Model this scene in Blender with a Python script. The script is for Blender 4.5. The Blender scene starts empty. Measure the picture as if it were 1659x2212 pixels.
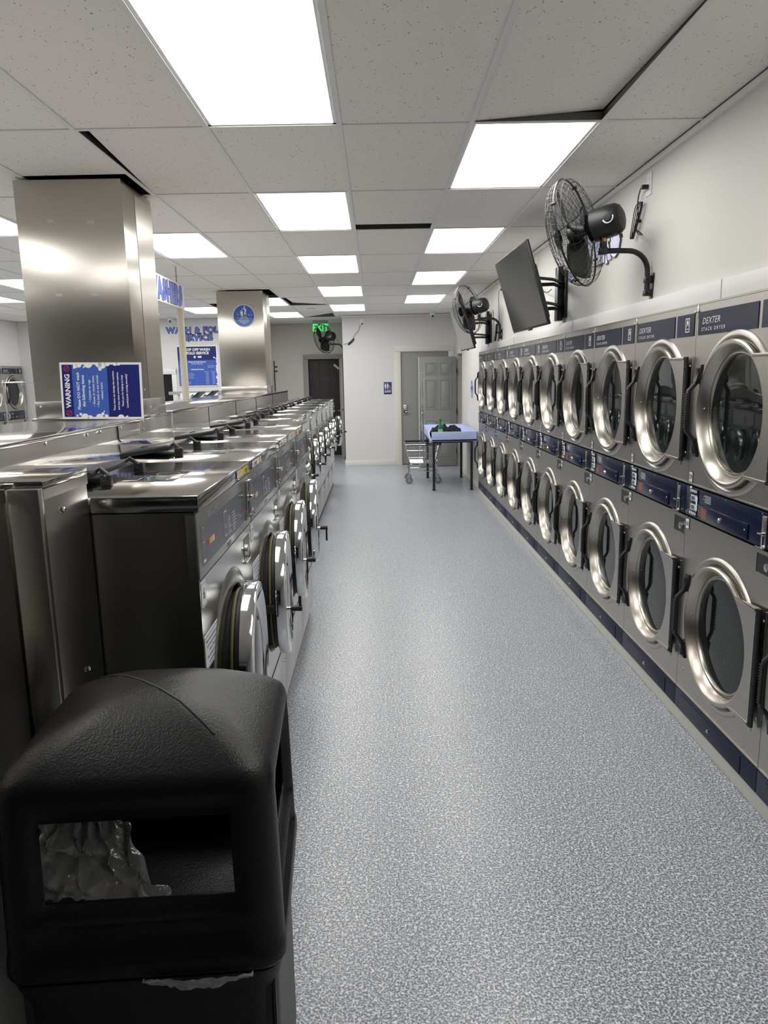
import bpy, bmesh, math, random
from mathutils import Vector as V, Matrix, Quaternion
random.seed(7)
R=math.radians; PI=math.pi
sc=bpy.context.scene
COL=sc.collection
# ------------------------------------------------------------------ materials
MATS={}
def mat(name,col=(.8,.8,.8),rough=.5,metal=0.,spec=.5,bump=None,noise=None,aniso=0,coat=0,trans=0,emit=None,alpha=1,ior=1.45):
    m=bpy.data.materials.new(name); m.use_nodes=True; nt=m.node_tree; b=nt.nodes['Principled BSDF']
    b.inputs['Base Color'].default_value=(*col,1); b.inputs['Roughness'].default_value=rough; b.inputs['Metallic'].default_value=metal
    b.inputs['Specular IOR Level'].default_value=spec; b.inputs['Coat Weight'].default_value=coat; b.inputs['Coat Roughness'].default_value=.05
    b.inputs['Transmission Weight'].default_value=trans; b.inputs['Alpha'].default_value=alpha; b.inputs['IOR'].default_value=ior
    if emit: b.inputs['Emission Color'].default_value=(*emit[0],1); b.inputs['Emission Strength'].default_value=emit[1]
    if aniso:
        b.inputs['Anisotropic'].default_value=aniso[0]; b.inputs['Anisotropic Rotation'].default_value=aniso[1]; tg=nt.nodes.new('ShaderNodeTangent'); tg.direction_type='RADIAL'; tg.axis='Z'; nt.links.new(tg.outputs[0],b.inputs['Tangent'])
    def coords(scale,k='Object'):
        tc=nt.nodes.new('ShaderNodeTexCoord'); mp=nt.nodes.new('ShaderNodeMapping'); mp.inputs['Scale'].default_value=scale
        nt.links.new(tc.outputs[k],mp.inputs[0]); return mp
    if noise: # (scale vec, amount colour, amount rough, detail)
        mp=coords(noise[0]); n=nt.nodes.new('ShaderNodeTexNoise'); n.inputs['Scale'].default_value=1; n.inputs['Detail'].default_value=noise[3]
        nt.links.new(mp.outputs[0],n.inputs['Vector'])
        r=nt.nodes.new('ShaderNodeMapRange'); r.inputs['From Min'].default_value=.3; r.inputs['From Max'].default_value=.7
        r.inputs['To Min'].default_value=1-noise[1]; r.inputs['To Max'].default_value=1+noise[1]
        nt.links.new(n.outputs['Fac'],r.inputs['Value'])
        mx=nt.nodes.new('ShaderNodeVectorMath'); mx.operation='SCALE'; mx.inputs[0].default_value=col; nt.links.new(r.outputs[0],mx.inputs['Scale'])
        nt.links.new(mx.outputs[0],b.inputs['Base Color'])
        r2=nt.nodes.new('ShaderNodeMapRange'); r2.inputs['From Min'].default_value=.3; r2.inputs['From Max'].default_value=.7
        r2.inputs['To Min'].default_value=max(.02,rough-noise[2]); r2.inputs['To Max'].default_value=rough+noise[2]
        nt.links.new(n.outputs['Fac'],r2.inputs['Value']); nt.links.new(r2.outputs[0],b.inputs['Roughness'])
    if bump: # (scale vec, strength, distance, detail)
        mp=coords(bump[0]); n=nt.nodes.new('ShaderNodeTexNoise'); n.inputs['Scale'].default_value=1; n.inputs['Detail'].default_value=bump[3]
        nt.links.new(mp.outputs[0],n.inputs['Vector']); bp=nt.nodes.new('ShaderNodeBump'); bp.inputs['Strength'].default_value=bump[1]; bp.inputs['Distance'].default_value=bump[2]
        nt.links.new(n.outputs['Fac'],bp.inputs['Height']); nt.links.new(bp.outputs[0],b.inputs['Normal'])
    MATS[name]=m; return m
wall=mat('painted_wall',(.66,.645,.61),.62,bump=((55,55,55),.35,.004,4))
wallw=mat('painted_wall_white',(.66,.655,.64),.55,bump=((60,60,60),.12,.002,3))
trim=mat('trim_paint',(.68,.66,.60),.45)
trimw=mat('white_trim_board',(.70,.70,.69),.4)
beige=mat('beige_wall',(.62,.60,.55),.6,bump=((60,60,60),.2,.002,3))
steel=mat('brushed_stainless',(.50,.48,.45),.26,1)
steelH=mat('brushed_stainless_dryer',(.44,.42,.39),.34,1,noise=((4,4,300),.015,.015,2))
steelC=mat('column_stainless',(.56,.53,.48),.30,1,bump=((1.1,1.1,1.6),.04,.02,1),aniso=(.85,0.))
steelT=mat('polished_washer_top',(.56,.54,.51),.12,1,bump=((1.2,2.2,1),.05,.012,1))
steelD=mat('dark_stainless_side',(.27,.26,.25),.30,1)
steelW=mat('washer_front_stainless',(.50,.49,.47),.24,1)
cone=mat('spun_steel_door_ring',(.46,.43,.38),.29,1)
chrome=mat('chrome',(.66,.67,.68),.07,1)
castal=mat('cast_aluminium',(.42,.43,.45),.32,1)
zinc=mat('zinc_screw',(.6,.6,.58),.3,1)
black=mat('black_plastic',(.012,.012,.013),.42)
blackm=mat('black_metal',(.014,.014,.015),.30)
rubber=mat('black_rubber',(.02,.02,.021),.5)
yellow=mat('yellow_gasket_rope',(.22,.19,.02),.6)
dark=mat('dark_void',(.008,.008,.008),.9)
drum=mat('dark_drum_steel',(.06,.06,.06),.35,.8)
navy=mat('navy_enamel',(.007,.011,.033),.16,spec=.35)
navym=mat('navy_kick_paint',(.018,.022,.045),.45,spec=.35)
slate=mat('slate_overlay',(.055,.06,.08),.25,spec=.4)
silver=mat('silver_overlay',(.36,.36,.35),.22,.6)
pale=mat('pale_silver_overlay',(.50,.50,.49),.30,.3)
letter=mat('white_lettering',(.75,.75,.76),.5)
letterd=mat('dark_lettering',(.06,.06,.08),.5)
orange=mat('orange_lettering',(.55,.16,.06),.5)
glassd=mat('dark_door_glass',(.006,.009,.009),.03,spec=.5)
gum=mat('dryer_button_grey',(.55,.56,.58),.5)
lcd=mat('green_lcd',(.10,.14,.11),.2)
red=mat('sign_red',(.62,.03,.04),.5)
yel=mat('sticker_yellow',(.70,.62,.05),.5)
orng=mat('sticker_orange',(.75,.32,.05),.5)
blue1=mat('sign_blue',(.045,.105,.42),.35)
blue2=mat('sign_navy',(.008,.012,.14),.35)
blue3=mat('periwinkle_vinyl',(.10,.14,.52),.4)
blue4=mat('lavender_vinyl',(.45,.46,.80),.4)
blue5=mat('sign_light_blue',(.14,.26,.60),.4)
white=mat('white_plastic',(.78,.78,.78),.4)
paper=mat('sticker_paper',(.72,.72,.74),.6)
purple=mat('purple_print',(.08,.06,.25),.6)
teal=mat('teal_print',(.02,.13,.14),.5)
sky=mat('pale_blue_laminate',(.42,.50,.78),.35)
dgrey=mat('grey_door_paint',(.27,.275,.255),.5)
dbrown=mat('dark_brown_door',(.022,.018,.018),.55,noise=((2,2,30),.25,.05,3))
frameg=mat('grey_door_frame',(.30,.29,.27),.5)
brass=mat('brass',(.75,.55,.2),.25,1)
cream=mat('cream_pole_paint',(.66,.61,.49),.5,noise=((8,8,2),.06,.05,3))
cloth=mat('black_cloth',(.007,.007,.008),.9,bump=((60,60,60),.5,.004,4))
gbot=mat('green_bottle_glass',(.02,.22,.09),.08,trans=.25,ior=1.3)
tealg=mat('teal_tray_water',(.02,.07,.065),.1)
binp=mat('textured_black_plastic',(.0055,.005,.005),.40,bump=((230,230,230),.55,.002,2),spec=.38)
bag=mat('clear_plastic_bag',(.60,.60,.61),.16,spec=1.,trans=.30,bump=((28,28,28),.9,.015,2))
tvs=mat('tv_screen_glass',(.05,.052,.055),.08,spec=.7,coat=.5)
tvb=mat('tv_housing',(.016,.016,.017),.4)
tbar=mat('ceiling_grid_bar',(.80,.79,.77),.5)
tbard=mat('ceiling_grid_web',(.16,.16,.16),.4,.6)
grey=mat('grey_paint',(.33,.34,.35),.5)
tape=mat('clear_tape',(.50,.50,.50),.3)
gold=mat('bag_brown',(.20,.14,.06),.6)
exitg=mat('exit_green',(.0,.5,.1),.4,emit=((.02,1.,.16),1.0))
acry=mat('clear_acrylic',(.9,.95,.92),.05,trans=1,alpha=.25)
panel=mat('light_panel_diffuser',(.9,.9,.9),.5,emit=((1,.985,.955),8.3))
copper=mat('copper_bolt',(.5,.25,.15),.35,1)
tread=mat('caster_rubber',(.20,.19,.18),.6)
# floor speckle
def floor_mat():
    m=bpy.data.materials.new('speckled_vinyl'); m.use_nodes=True; nt=m.node_tree; b=nt.nodes['Principled BSDF']; L=nt.links.new
    tc=nt.nodes.new('ShaderNodeTexCoord')
    n1=nt.nodes.new('ShaderNodeTexNoise'); n1.inputs['Scale'].default_value=150; n1.inputs['Detail'].default_value=2.5; n1.inputs['Roughness'].default_value=.6
    n2=nt.nodes.new('ShaderNodeTexNoise'); n2.inputs['Scale'].default_value=95; n2.inputs['Detail'].default_value=3
    n3=nt.nodes.new('ShaderNodeTexNoise'); n3.inputs['Scale'].default_value=1.1; n3.inputs['Detail'].default_value=3
    for n in (n1,n3): L(tc.outputs['Object'],n.inputs['Vector'])
    mp=nt.nodes.new('ShaderNodeMapping'); mp.inputs['Location'].default_value=(7,3,1); L(tc.outputs['Object'],mp.inputs[0]); L(mp.outputs[0],n2.inputs['Vector'])
    r1=nt.nodes.new('ShaderNodeValToRGB'); e=r1.color_ramp.elements
    e[0].position=.41; e[0].color=(.105,.125,.175,1); e[1].position=.60; e[1].color=(.64,.66,.67,1)
    a=e.new(.49); a.color=(.225,.25,.30,1)
    a=e.new(.54); a.color=(.38,.40,.43,1)
    L(n1.outputs['Fac'],r1.inputs[0])
    r2=nt.nodes.new('ShaderNodeValToRGB'); e=r2.color_ramp.elements; e[0].position=.56; e[0].color=(0,0,0,1); e[1].position=.66; e[1].color=(1,1,1,1)
    L(n2.outputs['Fac'],r2.inputs[0])
    mx=nt.nodes.new('ShaderNodeMix'); mx.data_type='RGBA'; mx.inputs['B'].default_value=(.80,.81,.80,1); L(r2.outputs[0],mx.inputs['Factor']); L(r1.outputs[0],mx.inputs['A'])
    mr=nt.nodes.new('ShaderNodeMapRange'); mr.inputs['To Min'].default_value=.95; mr.inputs['To Max'].default_value=1.05; L(n3.outputs['Fac'],mr.inputs['Value'])
    sm=nt.nodes.new('ShaderNodeVectorMath'); sm.operation='SCALE'; L(mx.outputs['Result'],sm.inputs[0]); L(mr.outputs[0],sm.inputs['Scale']); L(sm.outputs[0],b.inputs['Base Color'])
    b.inputs['Roughness'].default_value=.30; b.inputs['Specular IOR Level'].default_value=.5
    bp=nt.nodes.new('ShaderNodeBump'); bp.inputs['Strength'].default_value=.22; bp.inputs['Distance'].default_value=.002; L(n1.outputs['Fac'],bp.inputs['Height']); L(bp.outputs[0],b.inputs['Normal'])
    return m
floorm=floor_mat()
def tile_mat():
    m=bpy.data.materials.new('fissured_ceiling_tile'); m.use_nodes=True; nt=m.node_tree; b=nt.nodes['Principled BSDF']; L=nt.links.new
    tc=nt.nodes.new('ShaderNodeTexCoord')
    mp=nt.nodes.new('ShaderNodeMapping'); mp.inputs['Scale'].default_value=(75,55,1)
    L(tc.outputs['Object'],mp.inputs[0])
    nd=nt.nodes.new('ShaderNodeTexNoise'); nd.inputs['Scale'].default_value=3; L(mp.outputs[0],nd.inputs['Vector'])
    v=nt.nodes.new('ShaderNodeTexVoronoi'); v.inputs['Scale'].default_value=1; v.inputs['Randomness'].default_value=1; L(mp.outputs[0],v.inputs['Vector'])
    n=nt.nodes.new('ShaderNodeTexNoise'); n.inputs['Scale'].default_value=.35; n.inputs['Detail'].default_value=4; L(mp.outputs[0],n.inputs['Vector'])
    # pits exist where voronoi distance small; size modulated by noise
    mr=nt.nodes.new('ShaderNodeMapRange'); mr.inputs['From Min'].default_value=.42; mr.inputs['From Max'].default_value=.64; mr.inputs['To Min'].default_value=.03; mr.inputs['To Max'].default_value=.26; L(n.outputs['Fac'],mr.inputs['Value'])
    lt=nt.nodes.new('ShaderNodeMath'); lt.operation='SUBTRACT'; L(mr.outputs[0],lt.inputs[0]); L(v.outputs['Distance'],lt.inputs[1])
    cl=nt.nodes.new('ShaderNodeMapRange'); cl.inputs['From Min'].default_value=-.02; cl.inputs['From Max'].default_value=.06; L(lt.outputs[0],cl.inputs['Value'])
    mx=nt.nodes.new('ShaderNodeMix'); mx.data_type='RGBA'; mx.inputs['A'].default_value=(.86,.83,.79,1); mx.inputs['B'].default_value=(.30,.28,.26,1); L(cl.outputs[0],mx.inputs['Factor']); L(mx.outputs['Result'],b.inputs['Base Color'])
    b.inputs['Roughness'].default_value=.85
    bp=nt.nodes.new('ShaderNodeBump'); bp.inputs['Strength'].default_value=.3; bp.inputs['Distance'].default_value=.002; L(nd.outputs['Fac'],bp.inputs['Height']); L(bp.outputs[0],b.inputs['Normal'])
    return m
tilem=tile_mat()
# ------------------------------------------------------------------ mesh builder
_tc={}
def text_geo(s,size,off,align,sp=1.):
    k=(s,round(size,5),round(off,5),align,sp)
    if k in _tc: return _tc[k]
    cu=bpy.data.curves.new('t','FONT'); cu.body=s; cu.size=size; cu.offset=off; cu.align_x=align; cu.resolution_u=2; cu.space_character=sp
    o=bpy.data.objects.new('t',cu); me=o.to_mesh()
    g=([tuple(v.co) for v in me.vertices],[tuple(p.vertices) for p in me.polygons]); o.to_mesh_clear()
    bpy.data.objects.remove(o); bpy.data.curves.remove(cu); _tc[k]=g; return g
def frame(n,up=(0,0,1)):
    n=V(n).normalized(); u=V(up) if abs(n.dot(V(up).normalized()))<.99 else V((0,1,0)); u=(u-n*u.dot(n)).normalized(); x=u.cross(n); return x,u,n
class MB:
    def __init__(s): s.v=[]; s.f=[]; s.m=[]; s.mats=[]
    def mi(s,m):
        if m not in s.mats: s.mats.append(m)
        return s.mats.index(m)
    def add(s,vs,fs,m):
        o=len(s.v); s.v+=[tuple(v) for v in vs]; k=s.mi(m)
        for f in fs: s.f.append(tuple(o+i for i in f)); s.m.append(k)
        return s
    def box(s,x0,x1,y0,y1,z0,z1,m,b=0.):
        if b<=0:
            vs=[(x,y,z) for x in(x0,x1) for y in(y0,y1) for z in(z0,z1)]
            return s.add(vs,[(0,1,3,2),(4,6,7,5),(0,4,5,1),(2,3,7,6),(0,2,6,4),(1,5,7,3)],m)
        bm=bmesh.new(); bmesh.ops.create_cube(bm,size=1)
        for v in bm.verts: v.co=V((x0+(v.co.x+.5)*(x1-x0),y0+(v.co.y+.5)*(y1-y0),z0+(v.co.z+.5)*(z1-z0)))
        bmesh.ops.bevel(bm,geom=bm.edges[:],offset=b,segments=2,affect='EDGES',profile=.5)
        bm.verts.index_update(); s.add([v.co[:] for v in bm.verts],[[v.index for v in f.verts] for f in bm.faces],m); bm.free(); return s
    def quad(s,pts,m): return s.add(pts,[tuple(range(len(pts)))],m)
    def prism(s,outline,o,xd,yd,depth,m,m2=None):
        o=V(o);xd=V(xd);yd=V(yd);n=xd.cross(yd).normalized(); k=len(outline)
        a=[o+xd*p[0]+yd*p[1] for p in outline]; b=[p+n*depth for p in a]
        s.add(a,[tuple(range(k))[::-1]],m); s.add(b,[tuple(range(k))],m2 or m)
        s.add(a+b,[(i,(i+1)%k,k+(i+1)%k,k+i) for i in range(k)],m); return s
    def cyl(s,p0,p1,r,m,n=16,r1=None,cap=True):
        p0=V(p0);p1=V(p1); a=(p1-p0).normalized(); up=V((0,0,1)) if abs(a.z)<.9 else V((0,1,0)); x,u,_=frame(a,up); r1=r if r1 is None else r1
        A=[p0+(x*math.cos(2*PI*i/n)+u*math.sin(2*PI*i/n))*r for i in range(n)]; B=[p1+(x*math.cos(2*PI*i/n)+u*math.sin(2*PI*i/n))*r1 for i in range(n)]
        s.add(A+B,[(i,(i+1)%n,n+(i+1)%n,n+i) for i in range(n)],m)
        if cap: s.add(A,[tuple(range(n))[::-1]],m); s.add(B,[tuple(range(n))],m)
        return s
    def lathe(s,prof,c,axis,m,n=48,up=(0,0,1),a0=0,a1=2*PI,cap0=False,cap1=False):
        c=V(c);x,u,a=frame(axis,up); full=abs(a1-a0-2*PI)<1e-6; k=n if full else n+1; vs=[]
        for r,d in prof:
            for i in range(k):
                t=a0+(a1-a0)*i/n; vs.append(c+a*d+(x*math.cos(t)+u*math.sin(t))*r)
        fs=[]
        for j in range(len(prof)-1):
            for i in range(n):
                i2=(i+1)%k; fs.append((j*k+i,j*k+i2,(j+1)*k+i2,(j+1)*k+i))
        if cap0: fs.append(tuple(range(k))[::-1])
        if cap1: fs.append(tuple((len(prof)-1)*k+i for i in range(k)))
        return s.add(vs,fs,m)
    def tube(s,pts,r,m,n=8,closed=False,flat=None):
        pts=[V(p) for p in pts]; k=len(pts); vs=[]; nrm=None
        for i,p in enumerate(pts):
            if closed: t=(pts[(i+1)%k]-pts[i-1]).normalized()
            else: t=(pts[min(i+1,k-1)]-pts[max(i-1,0)]).normalized()
            if nrm is None:
                nrm=V((0,0,1)) if abs(t.z)<.9 else V((1,0,0))
            nrm=(nrm-t*nrm.dot(t)).normalized(); b=t.cross(nrm)
            rx,ry=(r,r) if flat is None else flat
            for j in range(n):
                a=2*PI*j/n; vs.append(p+nrm*math.cos(a)*rx+b*math.sin(a)*ry)
        fs=[]
        for i in range(k if closed else k-1):
            i2=(i+1)%k
            for j in range(n): fs.append((i*n+j,i*n+(j+1)%n,i2*n+(j+1)%n,i2*n+j))
        if not closed: fs+= [tuple(range(n))[::-1],tuple((k-1)*n+j for j in range(n))]
        return s.add(vs,fs,m)
    def rect_hole(s,o,xd,yd,w0,w1,h0,h1,cx,cy,r,m,n=48):
        o=V(o);xd=V(xd);yd=V(yd); an=sorted([2*PI*i/n for i in range(n)]+[math.atan2(b-cy,a-cx)%(2*PI) for a in(w0,w1) for b in(h0,h1)])
        A=[];B=[]
        for t in an:
            c_,s_=math.cos(t),math.sin(t); k=1e9
            if c_>1e-9:k=min(k,(w1-cx)/c_)
            if c_<-1e-9:k=min(k,(w0-cx)/c_)
            if s_>1e-9:k=min(k,(h1-cy)/s_)
            if s_<-1e-9:k=min(k,(h0-cy)/s_)
            A.append(o+xd*(cx+c_*k)+yd*(cy+s_*k)); B.append(o+xd*(cx+c_*r)+yd*(cy+s_*r))
        q=len(an); return s.add(A+B,[(i,(i+1)%q,q+(i+1)%q,q+i) for i in range(q)],m)
    def text(s,t,o,xd,yd,size,m,off=0.,align='CENTER',sx=1.,lift=0.,shear=0.,th=0,sp=1.):
        vs,fs=text_geo(t,size,off,align,sp); o=V(o);xd=V(xd);yd=V(yd); n=xd.cross(yd).normalized()
        P=[o+xd*((v[0]+v[1]*shear)*sx)+yd*v[1]+n*lift for v in vs]
        s.add(P,fs,m)
        if th:
            s.add([p-n*th for p in P],[f[::-1] for f in fs],m)
            from collections import Counter
            ed={}
            for f in fs:
                for i in range(len(f)):
                    a,b=f[i],f[(i+1)%len(f)]; ed[(a,b)]=1
            k=len(P); side=[(b,a,k+a,k+b) for (a,b) in ed if (b,a) not in ed]
            s.add(P+[p-n*th for p in P],side,m)
        return s
    def disc(s,c,axis,r,m,n=24,lift=0):
        x,u,a=frame(axis); c=V(c)+a*lift
        return s.add([c+(x*math.cos(2*PI*i/n)+u*math.sin(2*PI*i/n))*r for i in range(n)],[tuple(range(n))],m)
    def screw(s,c,axis,r=.006,m=None): 
        return s.lathe([(r,0),(r*.9,r*.4),(r*.5,r*.7),(.0005,r*.75)],c,axis,m or zinc,8)
    def build(s,name,parent=None,origin=None,smooth=True,ang=32):
        me=bpy.data.meshes.new(name); vs=s.v
        if origin: vs=[(v[0]-origin[0],v[1]-origin[1],v[2]-origin[2]) for v in vs]
        me.from_pydata(vs,[],s.f); me.update()
        for m in s.mats: me.materials.append(m)
        me.polygons.foreach_set('material_index',s.m)
        if smooth:
            me.polygons.foreach_set('use_smooth',[True]*len(me.polygons))
            try: me.set_sharp_from_angle(angle=R(ang))
            except Exception: pass
        me.update(); o=bpy.data.objects.new(name,me); COL.objects.link(o)
        if origin: o.location=origin
        if parent: o.parent=parent
        return o
def tag(o,label=None,cat=None,group=None,kind=None):
    if label:o['label']=label
    if cat:o['category']=cat
    if group:o['group']=group
    if kind:o['kind']=kind
    return o
def empty(name,loc=(0,0,0),rz=0,label=None,cat=None,group=None):
    o=bpy.data.objects.new(name,None); COL.objects.link(o); o.location=loc; o.rotation_euler.z=rz; o.empty_display_size=.1
    return tag(o,label,cat,group)
def kids(o): return [c for c in bpy.data.objects if c.parent==o]
def copy_tree(o,kmap=None,parent=None,top=True):
    c=o.copy(); COL.objects.link(c); c.parent=parent
    for k in list(kmap.get(o.name,[])): copy_tree(k,kmap,c,False)
    return c
def kmap_of():
    m={}
    for o in bpy.data.objects:
        if o.parent: m.setdefault(o.parent.name,[]).append(o)
    return m
def base(n): return n.split('.')[0]
X,Y,Z=V((1,0,0)),V((0,1,0)),V((0,0,1))
CH=2.857
def struct(mb,name,**k):
    o=mb.build(name,**k); o['kind']='structure'; return o
# ------------------------------------------------------------------ room shell
X0,XW,YB=-7.35,1.53,14.26
b=MB(); b.quad([(X0,-3.3,0),(XW+.35,-3.3,0),(XW+.35,17,0),(X0,17,0)],floorm); struct(b,'floor',smooth=False)
DY0=1.831; NP=.797; DN=11; DY1=DY0+NP*DN   # dryers span
b=MB(); b.box(XW,XW+.12,-3.3,DY0-.01,0,CH,wall); b.box(XW,XW+.12,DY0-.01,DY1+.01,2.035,CH,wall); b.box(XW,XW+.12,DY1+.01,13.10,0,CH,wall); b.box(XW,XW+.12,13.10,14.02,2.09,CH,wall); b.box(XW,XW+.12,14.02,YB+.1,0,CH,wall)
b.box(XW+.10,XW+.7,DY0-.05,DY1+.05,2.04,2.08,wall)
struct(b,'wall_right',smooth=False)
b=MB(); b.box(-.62,-.50,YB+.12,16.3,0,CH,wallw); b.box(-.62,.475,YB,YB+.12,0,CH,wallw); b.box(.475,1.39,YB,YB+.12,2.165,CH,wallw); b.box(1.39,XW-.001,YB,YB+.12,0,CH,wallw)
struct(b,'wall_back',smooth=False)
b=MB(); b.box(-2.25,-1.56,16.3,16.4,0,CH,beige); b.box(-1.56,-.70,16.3,16.4,2.20,CH,beige); b.box(-.70,-.62,16.3,16.4,0,CH,beige); b.box(-2.37,-2.25,YB+.2,16.4,0,CH,wallw); b.box(-2.3,-.62,16.9,17,0,CH,dark)
struct(b,'wall_recess',smooth=False)
b=MB(); b.box(X0,-4.20,YB+.1,YB+.2,0,CH,wallw); b.box(-4.20,-3.92,YB+.1,YB+.2,0,1.20,wallw); b.box(-4.20,-3.92,YB+.1,YB+.2,1.83,CH,wallw); b.box(-3.92,-2.25,YB+.1,YB+.2,0,CH,wallw)
b.box(-4.5,-3.6,YB+.75,YB+.8,1,2.1,dark)
struct(b,'wall_far_left',smooth=False)
XL=-6.75
b=MB(); b.box(XL-.17,XL-.05,-3.3,12.70,0,CH,wallw); b.box(XL-.17,XL-.05,12.70,YB+.1,2.035,CH,wallw); struct(b,'wall_left',smooth=False)
b=MB(); b.box(X0,XW+.3,-3.4,-3.3,0,.35,blackm); b.box(X0,XW+.3,-3.4,-3.3,2.62,CH,blackm); struct(b,'wall_front',smooth=False)
b=MB(); b.box(X0,XW+.3,-3.36,-3.34,.35,2.62,glassd)
for k in range(7): b.box(X0+.1+k*1.45,X0+.16+k*1.45,-3.33,-3.25,.35,2.62,blackm)
b.box(X0,XW+.3,-3.33,-3.25,2.1,2.16,blackm); struct(b,'window_1',smooth=False)
# service window in far-left wall
b=MB(); b.box(-4.30,-4.20,YB+.07,YB+.2,1.12,1.93,trimw,.004); b.box(-3.92,-3.83,YB+.07,YB+.2,1.12,1.93,trimw,.004); b.box(-4.30,-3.83,YB+.065,YB+.2,1.83,1.93,trimw,.004); b.box(-4.20,-3.92,YB+.15,YB+.16,1.12,1.83,glassd)
struct(b,'window_2')
# baseboards
b=MB(); b.box(XW-.05,XW+.02,DY0-1.6,DY1+.02,0,.085,trim,.006)
b.box(XW-.015,XW,DY1+.02,13.0,0,.10,trim,.004); struct(b,'baseboard_right')
b=MB(); b.box(-.635,.36,YB-.015,YB,0,.10,trim,.004); b.box(-.635,-.62,YB+.001,16.25,0,.10,trim,.004); struct(b,'baseboard_back')
b=MB(); b.box(XW-.03,XW,1.0,DY1+.05,2.037,2.118,trimw,.002)
for y in(3.267,5.7,8.1): b.box(XW-.032,XW-.029,y,y+.003,2.037,2.118,grey)
struct(b,'trim_1')
b=MB(); b.box(XW-.02,XW,-3.3,YB,CH-.03,CH-.004,tbar); b.box(-.62,XW,YB-.02,YB,CH-.03,CH-.004,tbar); b.box(-.64,-.62,YB-.02,16.3,CH-.03,CH-.004,tbar); struct(b,'trim_2',smooth=False)
# ------------------------------------------------------------------ ceiling grid
GX0,GA,GY0,GB=-.143,.6017,3.594,1.22
gx=lambda i:GX0+GA*i; gy=lambda j:GY0+GB*j
LIGHTS=[(-1,-1),(-1,1),(-1,3),(-1,5),(-1,7),(1,0),(1,2),(1,4),(1,6),(-3,2),(-3,6),(-3,8),(-5,1),(-5,7),(-7,4),(-9,5),(1,-2),(-5,-1),(-5,3),(-7,0),(-9,1),(-9,-2),(-7,7),(-3,-2),(-9,8),(-11,3),(-11,-1),(-11,6),(-7,2)]  # entries after the visible panels are unseen, added to raise ambient light
LS=set(LIGHTS); t=.004
lift={(1,-1):(0,0,.012,.055),(-2,0):(.03,.0,.0,0),(0,1):(0,0,0,0)}
b=MB()
for i in range(-13,3):
    for j in range(-6,11):
        if (i,j) in LS: continue
        x0,x1,y0,y1=gx(i)+t,gx(i+1)-t,gy(j)+t,gy(j+1)-t
        if i==2: x1=min(x1,XW-.02)
        z=[CH+.004]*4; # corners 00,10,01,11
        c=[[x0,y0],[x1,y0],[x0,y1],[x1,y1]]
        if (i,j)==(1,-1): z=[CH+.004,CH+.014,CH+.008,CH+.05]
        if (i,j)==(-2,0): c[0][0]+=.035; z[0]+=.02; z[2]+=.0
        if (i,j)==(0,1): c[2][1]-=.19; c[3][1]-=.19
        if (i,j)==(-2,6): c[0][0]+=.06; c[2][0]+=.05; c[2][1]-=.15; c[3][1]-=.06; z[2]+=.03
        if (i,j)==(-2,7): z[2]+=.0
        if (i,j)==(-2,8): c[0][1]+=.0; z[3]+=.07; c[3][1]-=.12
        if (i,j)==(-4,6): c[2][1]-=.5; c[3][1]-=.5
        # cut round the stainless columns
        if (i,j)==(-3,0): c[2][1]-=.462; c[3][1]-=.47
        if (i,j)==(-4,0): pass
        if (i,j)==(-3,5): c[2][1]-=1.03; c[3][1]-=1.03
        P=[(c[k][0],c[k][1],z[k]) for k in range(4)]
        Q=[(p[0],p[1],p[2]+.015) for p in P]
        b.add(P+Q,[(0,2,3,1),(4,5,7,6),(0,1,5,4),(1,3,7,5),(3,2,6,7),(2,0,4,6)],tilem)
b.box(gx(-3)+.3,gx(-2)-.004,4.95,gy(2)-.99+.0,CH+.004,CH+.02,tilem) if False else None
b.quad([(X0,-3.3,CH+.45),(XW+.1,-3.3,CH+.45),(XW+.1,17,CH+.45),(X0,17,CH+.45)],dark)
ceil=struct(b,'ceiling',smooth=False)
b=MB()
for i in range(-12,3):
    x=gx(i); 
    for j in range(-6,11):
        pass
    b.box(x-.012,x+.012,-3.3,17,CH-.001,CH+.003,tbar); b.box(x-.001,x+.001,-3.3,17,CH+.003,CH+.04,tbard)
for j in range(-5,11):
    y=gy(j); b.box(X0,XW,y-.012,y+.012,CH-.0005,CH+.0035,tbar); b.box(X0,XW,y-.001,y+.001,CH+.003,CH+.04,tbard)
struct(b,'ceiling_grid',parent=ceil,smooth=False)
ord_=['first','second','third','fourth','fifth','sixth','seventh','eighth','ninth','tenth','eleventh']
LB={(-1,-1):'largest ceiling light panel, nearest the camera at the top of the photo',(-1,1):'second ceiling light panel along the strip above the washers',(-1,3):'third ceiling light panel along the strip above the washers',(-1,5):'fourth ceiling light panel along the strip above the washers',(-1,7):'farthest ceiling light panel of the strip above the washers, beside the white back wall',
(1,0):'nearest ceiling light panel on the dryer side, above the big wall fan',(1,2):'second ceiling light panel on the dryer side of the aisle',(1,4):'third ceiling light panel on the dryer side of the aisle',(1,6):'farthest ceiling light panel on the dryer side of the aisle',
(-3,2):'ceiling light panel just right of the near stainless column',(-3,6):'ceiling light panel partly hidden by the right edge of the far stainless column, nearer one',(-3,8):'ceiling light panel right of the far stainless column, the one nearest the exit sign',
(-5,1):'ceiling light panel at the left photo edge, nearest of those left of the near column',(-5,7):'ceiling light panel between the hanging washers sign and the far column',(-7,4):'ceiling light panel at the left photo edge, middle of three',(-9,5):'ceiling light panel at the left photo edge, lowest of three'}
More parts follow.
